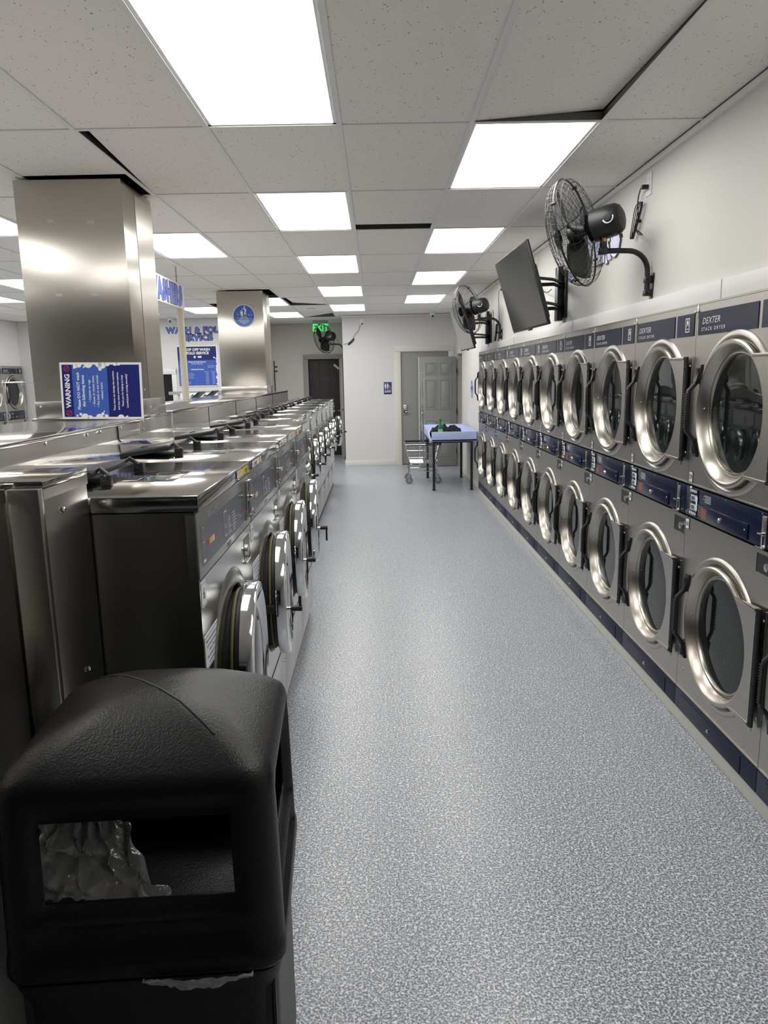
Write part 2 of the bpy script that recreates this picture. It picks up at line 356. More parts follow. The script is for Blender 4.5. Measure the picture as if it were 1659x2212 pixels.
for (i,j) in LIGHTS:
    x0,x1,y0,y1=gx(i)+.012,gx(i+1)-.012,gy(j)+.012,gy(j+1)-.012
    e=empty('ceiling_light',((x0+x1)/2,(y0+y1)/2,CH),0,LB.get((i,j),'square edged unseen ceiling light panel, added to raise the ambient light'),'ceiling light','ceiling light panels' if (i,j) in LB else 'added ceiling light panels out of view')
    w,h=(x1-x0)/2,(y1-y0)/2; f=MB()
    for q in((-w,-w+.014,-h,h),(w-.014,w,-h,h),(-w,w,-h,-h+.014),(-w,w,h-.014,h)): f.box(q[0],q[1],q[2],q[3],.0045,.016,white)
    f.box(-w,w,-h,h,.016,.03,white)
    f.build('light_frame',e,smooth=False)
    d=MB(); d.quad([(-w+.014,-h+.014,.006),(-w+.014,h-.014,.006),(w-.014,h-.014,.006),(w-.014,-h+.014,.006)],panel); d.build('diffuser',e,smooth=False)
# ------------------------------------------------------------------ STACK DRYER (face towards -X)
HW=NP/2
def dryer_door(zc):
    """door geometry in dryer coordinates, outward -X"""
    c=(0,0,zc); A=(-1,0,0)
    d=MB(); d.lathe([(.298,-.012),(.298,.004),(.303,.008),(.306,.016),(.304,.024),(.298,.029),(.288,.029),(.281,.024),(.262,-.016),(.258,-.017),(.254,-.010),(.248,-.010),(.244,-.016),(.243,-.032)],c,A,cone,64)
    for q in(.0,): d.screw((-q,.268+q*.2,zc+.01),(0,-1,0),.005)
    return d
def flap(zc):
    d=MB(); pts=[(.3,.235)]
    arc=[(-.299*math.cos(a),.299*math.sin(a)) for a in [R(51-102*i/16) for i in range(17)]] # (y,z)
    out=[(p[0],zc+p[1]) for p in arc]+[(-.352,zc-.243),(-.352,zc+.243)]
    # outline in (x->-Y , y->Z)
    o=[(-p[0],p[1]) for p in out]
    d.prism(o,(-.014,0,0),-Y,Z,.017,steelH)
    # raised border
    d.box(-.035,-.030,-.350,-.185,zc+.229,zc+.242,cone,.002); d.box(-.035,-.030,-.350,-.185,zc-.242,zc-.229,cone,.002)
    return d
def make_dryer(n_up,n_lo):
    root=empty('stack_dryer')
    b=MB()
    # cabinet: top cap, sides, fronts with openings
    b.box(.0,.62,-HW+.002,HW-.002,.19,2.03,drum) if False else None
    w=HW-.0015
    b.quad([(0,-w,2.03),(.66,-w,2.03),(.66,w,2.03),(0,w,2.03)],steelH)
    for s in(-1,1): b.quad([(0,s*w,.09),(.66,s*w,.09),(.66,s*w,2.03),(0,s*w,2.03)],steelH)
    b.quad([(.66,-w,.09),(.66,w,.09),(.66,w,2.03),(.66,-w,2.03)],drum)
    for z0,z1,zc in((1.208,2.03,1.553),(.192,1.053,.590)):
        b.rect_hole((0,0,0),-Y,Z,-w,w,z0,z1,0,zc,.300,steelH,56)
        b.lathe([(.344,0),(.339,.007),(.332,.011),(.320,.011),(.311,.005),(.300,.0),(.300,-.10)],(0,0,zc),(-1,0,0),steelH,56)
        b.lathe([(.30,-.10),(.001,-.10)],(0,0,zc),(-1,0,0),dark,32)
        b.box(-.004,.01,-w,w,z0,z0+.006,cone); b.box(-.004,.01,-w,w,z1-.006,z1,cone)
    b.box(-.003,.006,w-.016,w,1.965,2.03,zinc,.001)
    b.screw((-.003,w-.012,1.995),(-1,0,0),.007); b.screw((-.002,-w+.012,1.995),(-1,0,0),.007)
    for z,y in((.73,-.30),(.30,.33)): b.screw((0,y,z),(-1,0,0),.006)
    b.build('cabinet',root)
    h=MB(); h.prism([(-HW+.022,1.889),(HW-.245,1.889),(HW-.245,1.991),(-HW+.022,1.991)],(-.0005,0,0),-Y,Z,.0025,navy)
    h.prism([(HW-.215,1.889),(HW-.022,1.889),(HW-.022,1.991),(HW-.215,1.991)],(-.0005,0,0),-Y,Z,.0025,navy)
    h.text('DEXTER',(-.0032,HW-.062,1.936),-Y,Z,.040,letter,off=-.0004,align='LEFT',sx=1.18,shear=.25)
    h.text('S T A C K   D R Y E R',(-.0032,HW-.058,1.906),-Y,Z,.022,letter,off=0,align='LEFT',sx=1.12)
    # maker emblem: framed tumbling mark
    ex=-(HW-.095); 
    for q in((ex+.022,ex+.018,1.912,1.972),(ex-.018,ex-.022,1.912,1.972)): h.box(-.0036,-.003,min(q[0],q[1]),max(q[0],q[1]),q[2],q[3],letter)
    h.box(-.0036,-.003,ex-.022,ex+.022,1.969,1.973,letter); h.box(-.0036,-.003,ex-.022,ex+.022,1.909,1.913,letter); h.box(-.0036,-.003,ex-.016,ex+.016,1.922,1.925,letter)
    h.add([(-.0034,ex+.012,1.930),(-.0034,ex+.004,1.966),(-.0034,ex-.008,1.960),(-.0034,ex-.014,1.930),(-.0034,ex-.004,1.950)],[(0,4,1),(1,4,2),(2,4,3)],letter)
    h.build('header_plate',root,smooth=False)
    # control band
    k=MB(); k.box(-.006,.01,-HW+.003,HW-.003,1.062,1.200,navy,.002)
    k.box(-.012,-.006,-.205,.250,1.068,1.132,navy,.002)
    for q in range(6): k.box(-.0068,-.0062,.135,.135+random.uniform(.05,.09),1.150+q*.006,1.1515+q*.006,letter)
    for q in range(7): k.box(-.0128,-.0122,.160,.160+random.uniform(.05,.075),1.078+q*.007,1.080+q*.007,orange)
    k.screw((-.012,.03,1.10),(-1,0,0),.012,chrome); k.screw((-.006,HW-.06,1.194),(-1,0,0),.010,chrome)
    for y in(-.30,.0,.3): k.screw((-.006,y,1.192),(-1,0,0),.003)
    k.screw((-.012,-.185,1.105),(-1,0,0),.004)
    cp=k.build('control_panel',root)
    k=MB()
    k.box(-.0085,-.006,HW-.135,HW-.045,1.066,1.196,navy,.001)
    for q in range(4):
        k.box(-.0115,-.0085,HW-.072-q*.018,HW-.060-q*.018,1.178,1.190,gum,.001); k.box(-.0115,-.0085,HW-.072-q*.018,HW-.060-q*.018,1.074,1.086,gum,.001)
    for z in(1.138,1.096): 
        k.box(-.0105,-.0085,HW-.118,HW-.068,z,z+.028,gum,.001); k.box(-.0115,-.0104,HW-.108,HW-.076,z+.005,z+.023,lcd)
    k.prism([(-HW+.125,1.094),(-HW+.135,1.100),(-HW+.135,1.160),(-HW+.125,1.168),(-HW+.120,1.168),(-HW+.120,1.094)],(-.0088,0,0),-Y,Z,.001,letter)
    k.build('keypad',cp)
    k=MB(); k.box(-.012,-.005,-HW+.055,-HW+.088,1.066,1.188,steel,.002); k.box(-.03,-.012,-HW+.058,-HW+.085,1.118,1.124,chrome,.001); k.box(-.014,-.012,-HW+.068,-HW+.074,1.075,1.110,dark); k.box(-.028,-.012,-HW+.040,-HW+.098,1.066,1.070,chrome,.001)
    k.build('coin_slide',cp)
    # coin-return recess
    k=MB(); y1=-HW+.125; y0=-HW+.012
    k.box(-.003,.0,y0-.004,y1+.004,.955,.960,cone); k.quad([(-.0008,y0,.960),(-.0008,y0,1.035),(-.0008,y1,1.035),(-.0008,y1,.960)],drum); k.box(-.002,0,y1,y1+.003,.957,1.036,steel)
    k.lathe([(.016,0),(.016,.010),(.008,.012),(.001,.012)],(-.0008,y0+.025,.995),(-1,0,0),zinc,16)
    k.build('coin_door_recess',root)
    # kick plate
    k=MB(); k.box(-.003,.01,-HW+.002,HW-.002,.085,.186,navym,.002); k.box(-.007,-.003,-.27,.33,.093,.170,navym,.002); k.screw((-.007,.02,.132),(-1,0,0),.010,chrome)
    for y in(-.24,.29): k.screw((-.007,y,.155),(-1,0,0),.003,black)
    k.build('kick_plate',root)
    for zc in(1.553,.590):
        d=dryer_door(zc).build('door',root)
        g=MB(); g.lathe([(.247,-.022),(.235,-.021),(.1,-.020),(.0005,-.020)],(0,0,zc),(-1,0,0),glassd,48); g.build('door_glass',d)
        f=flap(zc); f.build('hinge_flap',d)
        g=MB(); g.cyl((-.022,-.360,zc-.243),(-.022,-.360,zc+.243),.0085,drum,12); g.box(-.006,0,-.384,-.370,zc-.235,zc+.235,steelD,.001)
        for q in(-.225,-.19,.19,.225): g.screw((-.031,-.360,zc+q),(-1,0,0),.005,black)
        g.cyl((-.022,-.360,zc-.260),(-.022,-.360,zc-.243),.006,zinc,8); g.screw((-.010,-.377,zc+.20),(-1,0,0),.006); g.screw((-.010,-.377,zc-.20),(-1,0,0),.006)
        g.build('hinge',d)
        g=MB(); pts=[(-.034,.276,zc+.190),(-.036,.280,zc+.130),(-.066,.292,zc+.090),(-.068,.292,zc+.02),(-.068,.292,zc-.02),(-.066,.292,zc-.090),(-.036,.280,zc-.130),(-.034,.276,zc-.190)]
        g.tube(pts,.01,black,8,flat=(.010,.014))
        for q in range(14): g.box(-.080,-.076,.281,.303,zc-.075+q*.0115,zc-.070+q*.0115,rubber)
        for s in(-1,1): g.add([(-.030,.258,zc+s*.205),(-.030,.292,zc+s*.205),(-.050,.292,zc+s*.13),(-.050,.262,zc+s*.13),(-.018,.258,zc+s*.205),(-.018,.292,zc+s*.205),(-.018,.292,zc+s*.12),(-.018,.262,zc+s*.12)],[(0,1,2,3),(4,7,6,5),(0,4,5,1),(1,5,6,2),(2,6,7,3),(3,7,4,0)],black)
        g.build('door_handle',d)
    plates(root,n_up,n_lo)
    return root
def plates(root,nu,nl):
    for n,y,z in((nu,HW-.035,1.243),(nl,HW-.028,1.018)):
        k=MB(); k.box(-.002,0,y-.020,y+.020,z-.026,z+.026,black,.001); k.box(-.0026,-.002,y-.017,y+.017,z-.023,z+.023,paper if nl==n else gum); k.text(str(n),(-.0032,y,z-.010),-Y,Z,.030,letterd,off=.0006)
        k.build('number_plate',root,smooth=False)
XD=1.470
d0=make_dryer(59,60); km=kmap_of()
pos=['partly visible at the right photo edge, nearest of all','whose two big doors nearest the camera stand whole at the right','second whole stack from the right photo edge']
order=[DY0+NP*(k+.5) for k in range(DN)]
def dlabel(k):
    n=61-2*k
    if k==0: return 'stainless stack dryer cut off by the right photo edge, mostly out of view'
    if k==1: return 'largest stainless stack dryer, plated 59 and 60, second from the right photo edge'
    if k==DN-1: return 'farthest stainless stack dryer of the right wall, next to the pale blue table'
    return 'stainless stack dryer plated %d and %d, %s from near end of right wall'%(n,n+1,ord_[k])
def place_dryer(k,loc,rz,label,group,nums):
    if k=='proto': r=d0
    else:
        r=copy_tree(d0,km)
        for c in kids(r):
            if base(c.name)=='number_plate': bpy.data.objects.remove(c)
        plates(r,*nums)
    r.location=loc; r.rotation_euler.z=rz; tag(r,label,'dryer',group); return r
for k in range(DN):
    place_dryer('proto' if k==1 else k,(XD,order[k],0),0,dlabel(k),'stack dryers along the right wall',(61-2*k,62-2*k))
place_dryer('l1',(XL,13.90,0),PI,'stack dryer on the far left wall, just left of the near stainless column','stack dryers on the far left wall',(1,2))
place_dryer('l2',(XL,13.90-NP,0),PI,'stack dryer on the far left wall, cut off by the left photo edge','stack dryers on the far left wall',(3,4))
# ------------------------------------------------------------------ WASHERS (face towards +X)
def make_washer(w,H,depth,zc,Rd,name='front_load_washer',num=6,big=True):
    root=empty(name); hw=w/2-.002; b=MB(); lz=H-.045
    cb=lz-.002; zp=H-.245 # control band bottom
    for s in(-1,1):
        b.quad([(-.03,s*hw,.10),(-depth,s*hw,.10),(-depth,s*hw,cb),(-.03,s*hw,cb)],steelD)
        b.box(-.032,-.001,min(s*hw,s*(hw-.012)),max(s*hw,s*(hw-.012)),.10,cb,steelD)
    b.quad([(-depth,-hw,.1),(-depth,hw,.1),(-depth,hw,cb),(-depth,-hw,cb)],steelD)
    b.rect_hole((0,0,0),Y,Z,-hw,hw,.40,zp,0,zc,Rd-.005,steelW,56)
    b.lathe([(Rd+.05,0),(Rd+.042,.004),(Rd+.01,.014),(Rd-.005,.013),(Rd-.012,.0),(Rd-.012,-.03)],(0,0,zc),(1,0,0),steelW,56)
    b.lathe([(Rd-.012,-.03),(Rd-.012,-.09),(Rd-.04,-.10),(Rd-.05,-.2)],(0,0,zc),(1,0,0),rubber,48); b.lathe([(Rd-.05,-.2),(.001,-.2)],(0,0,zc),(1,0,0),dark,24)
    b.box(-.03,0,-hw,hw,.10,.396,steelW,.002)
    b.box(-.02,.002,-hw,hw,.397,.401,dark)
    for s in(-1,1): b.screw((.0,s*(hw-.015),.30),(1,0,0),.006)
    b.box(-.06,-.028,-hw,hw,0,.10,black)
    b.build('cabinet',root)
    b=MB(); b.box(-depth,.012,-hw-.001,hw+.001,lz,H,steelT,.004); b.build('top_panel',root)
    # soap dispenser plate with cups
    b=MB(); px0,px1=-.135,-.305; z=H+.002
    b.box(px1,px0,-.115,.115,H-.001,z,steelT,.001)
    for (a,c,e,f,mm) in((-.26,-.295,-.075,.02,dark),(-.165,-.245,-.095,-.02,tealg),(-.15,-.155,.0,.0,dark)):
        if e!=f: b.box(min(a,c),max(a,c),e,f,z,z+.0008,mm); b.box(min(a,c)-.006,max(a,c)+.006,e-.006,f+.006,z,z+.0004,chrome)
    b.lathe([(.034,0),(.034,.0008),(.001,.0008)],(-.195,.055,z),(0,0,1),dark,24); b.lathe([(.04,0),(.04,.0005),(.034,.0005)],(-.195,.055,z),(0,0,1),chrome,24)
    b.build('soap_dispenser',root)
    # control panel
    c=MB(); c.box(-.03,.004,-hw,hw,zp+.006,lz-.006,silver if big else pale,.003)
    f=.0045
    z0,z1=zp+.035,lz-.045
    c.box(.003,f,-hw+.035,-.085,z0,z1,slate if big else gum); c.box(.003,f,-.078,hw-.125,z0,z1,slate if big else gum)
    k=0
    for colr in((red,orng,yel,gum,letter,red) if big else ()):
        c.box(f,f+.0005,-hw+.110+k*.018,-hw+.124+k*.018,z0+.045,z0+.062,colr); k+=1
    c.box(f,f+.0005,-hw+.050,-hw+.075,z1-.012,z1-.011,letter); c.box(f,f+.0005,-hw+.050,-hw+.075,z1-.055,z1-.054,letter); c.box(f,f+.0005,-hw+.050,-hw+.051,z1-.055,z1-.011,letter); c.box(f,f+.0005,-hw+.074,-hw+.075,z1-.055,z1-.011,letter)
    c.box(f,f+.0005,-hw+.050,-hw+.075,z0+.008,z0+.016,letter)
    c.box(f,f+.0005,-.062,-.022,z0+.02,z1-.02,letter); c.box(f+.0004,f+.001,-.059,-.025,z0+.023,z1-.023,slate)
    c.text('LO',(f+.0012,-.042,z0+.045),Y,Z,.020,letter)
    for q in range(7): c.box(f,f+.0005,.0,.0+random.uniform(.03,.05),z0+.015+q*.009,z0+.017+q*.009,gum); c.box(f,f+.0005,.07,.07+random.uniform(.04,.06),z0+.012+q*.010,z0+.014+q*.010,gum)
    c.box(f,f+.0005,hw-.150,hw-.140,z0+.04,z0+.06,red if big else grey)
    c.text('DEXTER',(f+.0003,0,zp+.014),Y,Z,.018,letterd,off=.0004)
    if big: c.text('GIANT LOAD',(f+.0003,-.22,lz-.036),Y,Z,.024,grey,off=.0006)
    cp=c.build('control_panel',root)
    k=MB(); y=hw-.062; k.box(.003,.012,y-.026,y+.026,zp+.03,lz-.02,steel,.003); k.box(.012,.0135,y-.004,y+.004,zp+.045,zp+.10,dark); k.box(.012,.030,y-.024,y+.024,zp+.115,zp+.125,chrome,.002)
    k.tube([(.012,y-.045,zp+.052),(.030,y-.03,zp+.050),(.036,y,zp+.050),(.030,y+.03,zp+.050),(.012,y+.045,zp+.052)],.0025,chrome,6); k.tube([(.018,y-.014,lz-.022),(.02,y-.014,zp+.03)],.002,chrome,6); k.tube([(.014,y-.02,lz-.022),(.022,y-.014,lz-.018),(.022,y+.010,lz-.018),(.014,y+.016,lz-.024)],.003,chrome,6)
    k.build('coin_slide',cp)
    k=MB(); y1=hw-.02; y0=y1-.125; za=zp-.115; k.quad([(.0008,y0,za),(.0008,y1,za),(.0008,y1,za+.085),(.0008,y0,za+.085)],drum); k.box(0,.010,y0-.003,y1+.003,za-.006,za,chrome,.001); k.lathe([(.022,0),(.020,.010),(.010,.012),(.001,.012)],(.0008,y0+.03,za+.04),(1,0,0),zinc,16); k.build('coin_door_recess',root)
    # door
    hy=Rd+.01; o=(.022,hy,zc); C=(0,-hy,0); A=(1,0,0)
    d=MB(); d.lathe([(Rd-.06,.002),(Rd-.012,.0),(Rd,.005),(Rd,.040),(Rd-.005,.048),(Rd-.024,.050),(Rd-.032,.046),(Rd-.070,.026),(Rd-.080,.026)],C,A,chrome,64)
    d.box(-.02,.03,-.018,.022,-.07,.07,castal,.004)
    dr=d.build('door',root); dr.location=o
    g=MB(); g.lathe([(Rd-.03,.002),(Rd-.03,-.012),(Rd-.025,-.014),(Rd-.025,-.026),(Rd-.034,-.03),(Rd-.040,-.075),(Rd-.07,-.085),(Rd-.11,-.08)],C,A,rubber,56)
    g.lathe([(Rd-.024,-.017),(Rd-.0225,-.0185),(Rd-.0225,-.0205),(Rd-.024,-.022)],C,A,yellow,72); g.build('door_gasket',dr)
    g=MB(); g.lathe([(Rd-.079,.027),(Rd-.10,.036),(Rd-.16,.046),(.0005,.05)],C,A,glassd,48); g.lathe([(Rd-.10,-.08),(Rd-.13,-.12),(.001,-.13)],C,A,glassd,32); g.build('door_glass',dr)
    g=MB(); yy=-hy-Rd+.018; g.box(-.055,.0,yy-.016,yy+.02,-.018,.018,black,.004); g.cyl((.0,yy,0),(.066,yy,0),.008,chrome,12); g.cyl((.064,yy,0),(.110,yy,0),.0125,black,14)
    g.box(.100,.112,yy-.007,yy+.007,-.012,.012,black,.002)
    hd=g.build('door_handle',dr)
    if big:
        st=MB(); st.box(.0,.0012,-hw+.015,-hw+.20,zc+.13,zc+.23,paper)
        st.box(.0012,.0016,-hw+.020,-hw+.195,zc+.224,zc+.2255,purple); st.box(.0012,.0016,-hw+.020,-hw+.195,zc+.1345,zc+.136,purple)
        for q,tx in enumerate(('Please make sure that your clothes','are not stuck in the door of the','washer. Thank you.','Favor de asegurarse que la ropa','no este atrapada. Gracias.')): st.text(tx,(.0018,-hw+.1075,zc+.207-q*.016),Y,Z,.0115,purple,off=.0002)
        st.build('notice_sticker',root,smooth=False)
    return root
def lid(root,H,ang,cy=-.03):
    # black dispenser lid flipped open backwards, hinge boxes in front of it
    hx=-.315; o=(hx,cy,H+.040)
    b=MB(); b.box(-.235,-.030,-.185,.185,-.010,.010,black,.005); b.box(-.225,-.04,-.165,.165,.010,.012,blackm,.001); b.lathe([(.018,0),(.016,.006),(.001,.007)],(-.17,-.05,.011),(0,0,1),black,16)
    for s in(-1,1): b.tube([(-.045,s*.13,.0),(-.02,s*.135,.012),(.0,s*.140,-.010)],.008,black,8)
    l=b.build('dispenser_lid',root); l.location=o; l.rotation_euler.y=ang
    for s in(-1,1):
        h=MB(); h.box(hx-.014,hx+.018,cy+s*.155-.014,cy+s*.155+.014,H,H+.034,black,.004); h.cyl((hx,cy+s*.155-.02,H+.024),(hx,cy+s*.155+.02,H+.024),.010,blackm,10); h.build('lid_hinge',root)
def nplate(root,n,w,z):
    k=MB(); y=-w/2+.04; k.box(0,.0015,y-.026,y+.026,z-.036,z+.036,paper); 
    for q in((y-.022,y+.022,z+.030,z+.0315),(y-.022,y+.022,z-.0315,z-.030)): k.box(.0015,.0018,*q,letterd)
    k.text(str(n),(.002,y,z-.014),Y,Z,.045,letterd,off=.0004); k.build('number_plate',root,smooth=False)
def edge_label(root,kind,w,H):
    k=MB(); x=.0125; zc=H-.022
    if kind==0:
        y0=w/2-.26; k.box(x,x+.001,y0-.01,y0+.21,zc-.016,zc+.016,slate); k.box(x+.001,x+.0014,y0-.005,y0+.075,zc-.012,zc+.012,paper); k.box(x+.001,x+.0014,y0+.075,y0+.205,zc-.012,zc+.012,yel)
        for q in range(4): k.text('T',(x+.0018,y0+.006+q*.02,zc-.009),Y,Z,.024,orng,off=.0012)
        k.text('2',(x+.0018,y0+.125,zc-.009),Y,Z,.026,orng,off=.001); k.text('CUPS',(x+.0018,y0+.170,zc-.008),Y,Z,.020,letterd,off=.001)
    elif kind==1:
        y0=-w/2+.05; k.box(x,x+.001,y0-.005,y0+.225,zc-.016,zc+.016,slate); k.box(x+.001,x+.0014,y0,y0+.220,zc-.012,zc+.012,paper)
        k.text('4',(x+.0018,y0+.018,zc-.009),Y,Z,.026,orng,off=.001); k.text('LOADS',(x+.0018,y0+.078,zc-.008),Y,Z,.020,letterd,off=.0006); k.box(x+.0014,x+.0018,y0+.165,y0+.195,zc-.012,zc+.012,orng)
    else:
        y0=-w/2+.03; k.box(x+.001,x+.0014,y0,y0+.04,zc-.012,zc+.012,orng); k.box(x+.001,x+.0014,y0+.04,y0+.11,zc-.012,zc+.012,yel); k.box(x,x+.001,y0-.004,y0+.114,zc-.015,zc+.015,paper)
    k.build('lid_edge_sticker',root,smooth=False)
def knob(root,w,H,y):
    k=MB(); k.lathe([(.013,0),(.015,.008),(.011,.018),(.001,.021)],(.012,y,H-.022),(1,0,0),chrome,20); k.build('lid_lock',root)
WN,WH,WD=.82,1.43,.885; WY0=1.955
wn=make_washer(WN,WH,WD,.79,.275,num=6,big=True); lid(wn,WH,R(-7.8))
FW,FH=.82,1.385
wf=make_washer(FW,FH,.685,.90,.232,num=10,big=False); lid(wf,FH,R(-7.8))
km=kmap_of()
def set_door(r,a,hrot=0):
    for c in kids(r):
        if base(c.name)=='door':
            c.rotation_euler.z=R(a)
WL=['stainless front-load washer numbered 6, nearest of the row behind the black bin','stainless front-load washer numbered 7, second of the row','stainless front-load washer numbered 8, third of the row','stainless front-load washer numbered 9, last of the four deeper machines']
near=[]
for k in range(4):
    r=wn if k==0 else copy_tree(wn,km)
    r.location=(-.5,WY0+WN*(k+.5),0); tag(r,WL[k],'washer','front-load washers with doors ajar along the aisle'); near.append(r)
far=[]
for k in range(8):
    r=wf if k==0 else copy_tree(wf,km)
    r.location=(-.70,WY0+4*WN+.012+FW*(k+.5),0)
    lab='farthest silver front-load washer of the row, in front of the dark brown door' if k==7 else 'silver front-load washer, %s of the shallower machines beyond number 9'%ord_[k]
    tag(r,lab,'washer','front-load washers with doors ajar along the aisle'); far.append(r)
for k,r in enumerate(near):
    nplate(r,6+k,WN,1.143); edge_label(r,[0,1,1,2][k],WN,WH); set_door(r,[4,4,3,4][k])
    if k in(1,2): knob(r,WN,WH,WN/2-.10 if k==1 else -WN/2+.22)
for k,r in enumerate(far):
    set_door(r,[6,7,8,7,8,8,7,13][k])
    if k==0: edge_label(r,2,FW,FH)
    if k%2==1 or k==0: knob(r,FW,FH,-.15)
def lever(r,dz,col,Rd=.275,bent=True):
    for c in kids(r):
        if base(c.name)=='door':
            hy=Rd+.01; yy=-hy-Rd+.018; m=MB(); m.box(.098,.110,yy-.008,yy+.008,min(0,dz),max(0,dz),col,.003); o=m.build('lever',c)
lever(near[1],.055,black); lever(near[2],.050,chrome); lever(near[3],-.085,black); lever(far[4],-.06,black,.232)
# silver film covering machine 9's control panel is part of its look
# opposite row: two washers whose black lids show above the bulkhead
for k,(x,y) in enumerate(((-2.62,9.50),(-2.62,10.32))):
    r=copy_tree(wf,km); r.location=(-2.03-.70,y,0); r.rotation_euler.z=PI
    for c in kids(r):
        if base(c.name)=='dispenser_lid': c.rotation_euler.y=R(38)
    tag(r,['washer behind the stainless bulkhead, its raised black lid showing left of the cream pole','washer behind the stainless bulkhead, its raised black lid showing right of the cream pole'][k],'washer','washers of the row behind the bulkhead')
# ------------------------------------------------------------------ stainless bulkhead (chase) between the rows
def bulk(name,x0,x1,y0,y1,zt,label,screws=(),seams=(),lip=.03,zs=0.):
    b=MB(); b.box(x0,x1,y0,y1,zs,zt-.006,steel,.003); b.box(x0,x1+.004,y0-.002,y1,zt-.02,zt,steelT,.003)
    b.box(x1,x1+.003,y0,y1,zt-lip,zt-.02,steel)
    for y in seams: b.box(x1,x1+.0035,y,y+.004,zs,zt-.004,dark)
    for (y,z) in screws: b.screw((x1+.003,y,z),(1,0,0),.008,chrome)
    o=b.build(name); tag(o,label,'steel cover','stainless bulkhead covers'); return o
bulk('bulkhead_cover',-2.03,-1.40,1.975,4.352,1.515,'stainless bulkhead cover beside the near column, under the warning sign',[(2.35,1.49),(2.62,1.49),(3.1,1.485),(3.55,1.485),(3.72,1.485),(4.02,1.485)],[2.48,3.98],.02)
bulk('bulkhead_cover',-2.03,-1.398,4.356,5.03,1.525,'stainless bulkhead cover wrapping the foot of the near column',[(4.40,1.50),(4.40,1.45)],[],.02)
bulk('bulkhead_cover',-2.03,-1.398,5.065,11.72,1.528,'long stainless bulkhead cover running past the far column to the row end',[],[6.15,7.35,8.6,10.0],.02)
o=bulk('bulkhead_cover',-2.03,-.78,1.685,1.948,1.515,'stainless bulkhead end panel with two screws, beside washer number 6',[(1.78,1.43),(1.84,.99)],[],.045)
o=bulk('bulkhead_cover',-2.03,-.85,.2,1.650,1.517,'stainless bulkhead cover at the left photo edge, nearest the camera',[],[],.045)
b=MB(); b.box(-.85,-.775,1.655,1.680,0,1.500,steel,.003); o=b.build('corner_strip'); tag(o,'narrow upright stainless corner strip between the two nearest bulkhead covers','steel strip')
# columns
def column(x0,x1,y0,y1,z0,label,seam):
    e=empty('stainless_column',((x0+x1)/2,(y0+y1)/2,z0),0,label,'column','stainless clad columns')
    b=MB(); w,h=(x1-x0)/2,(y1-y0)/2; b.box(-w,w,-h,h,0,CH-z0-.012,steelC,.003)
    b.box(w-.001,w+.0015,-h+seam,-h+seam+.003,.1,CH-z0-.04,steelD); b.box(w-.0005,w+.002,-h+seam+.003,h,.1,CH-z0-.05,steelC)
    b.build('cladding',e)
    b=MB(); b.box(-w-.003,w+.004,-h-.004,h,0,.10,steel,.002)
    for x in(-w+.03,w-.03): b.screw((x,-h-.004,.07),(0,-1,0),.006)
    for y in(-h+.03,-h+seam,h-.03): b.screw((w+.004,y,.05),(1,0,0),.006)
    b.screw((w+.002,-h+seam*.6,.155),(1,0,0),.006)
    b.build('base_trim',e); return e
c1=column(-2.0,-1.40,4.36,4.91,1.525,'near wide stainless clad column rising behind the warning sign',.22)
c2=column(-2.05,-1.45,9.87,10.45,1.528,'far stainless clad column with the round blue litter sign',.30)
for x,z in((-1.81,1.10),(-1.585,1.09),(-1.80,.70),(-1.595,.70)):
    b=MB(); b.box(x-.02+1.7,x+.02+1.7,-.2765,-.2755,z-.008,z+.008,tape); b.build('tape_scrap',c1,smooth=False)
# ------------------------------------------------------------------ signs
def cloud(b,pts,m,lift):
    pass
# warning sign: upright board leaning on near column, text reads bottom to top
e=empty('warning_sign',(-1.605,4.345,1.518),0,'blue warning board with red prohibition symbols turned sideways, leaning on the near column','sign')
e.rotation_euler=(R(-2.0),R(1.0),0)
W_,H_=.472,.325; b=MB(); b.box(-W_/2,W_/2,-.006,0,0,H_,white); b.build('board',e,smooth=False)
b=MB(); f=-.0068; x0=-W_/2+.012; x1=W_/2-.012
b.box(x0,x0+.058,f,-.006,.012,H_-.012,blue2); b.box(x0+.058,x0+.262,f,-.006,.012,H_-.012,blue1); b.box(x0+.262,x1,f,-.006,.012,H_-.012,blue2)
# text: direction up (+Z), glyph up = -X ; normal = Z x (-X) = -Y
def vt(s,x,z,size,m=letter,off=.0,sx=1.): b.text(s,(x,f,z),Z,-X,size,m,off=off,sx=sx,lift=.0006)
zc=H_/2
vt('WARNING',x0+.042,zc,.040,off=.0012)
for z in(.035,H_-.035):
    b.lathe([(.0165,0),(.0135,0)],(x0+.029,f-.0008,z),(0,-1,0),red,28); b.add([(x0+.029-.011,f-.0009,z-.009),(x0+.029-.009,f-.0009,z-.011),(x0+.029+.011,f-.0009,z+.009),(x0+.029+.009,f-.0009,z+.011)],[(0,1,2,3)],red)
vt('Please DO NOT wash',x0+.098,zc,.0235,off=.0005); vt('the following items',x0+.126,zc,.0235,off=.0005)
vt('• Carpets or rugs',x0+.160,zc,.0185,off=.0002); vt('• Shoes or tennis shoes',x0+.184,zc,.0185,off=.0002); vt('• Pet beds or any animal-',x0+.208,zc,.0185,off=.0002); vt('related items',x0+.232,zc,.0185,off=.0002)
vt('These items can damage the machines',x0+.300,zc,.0148,off=.0003); vt('and may cause service interruptions.',x0+.325,zc,.0148,off=.0003); vt('Thank you for helping us keep',x0+.350,zc,.0148,off=.0003); vt('LaundryLands running smoothly!',x0+.376,zc,.0148,off=.0003)
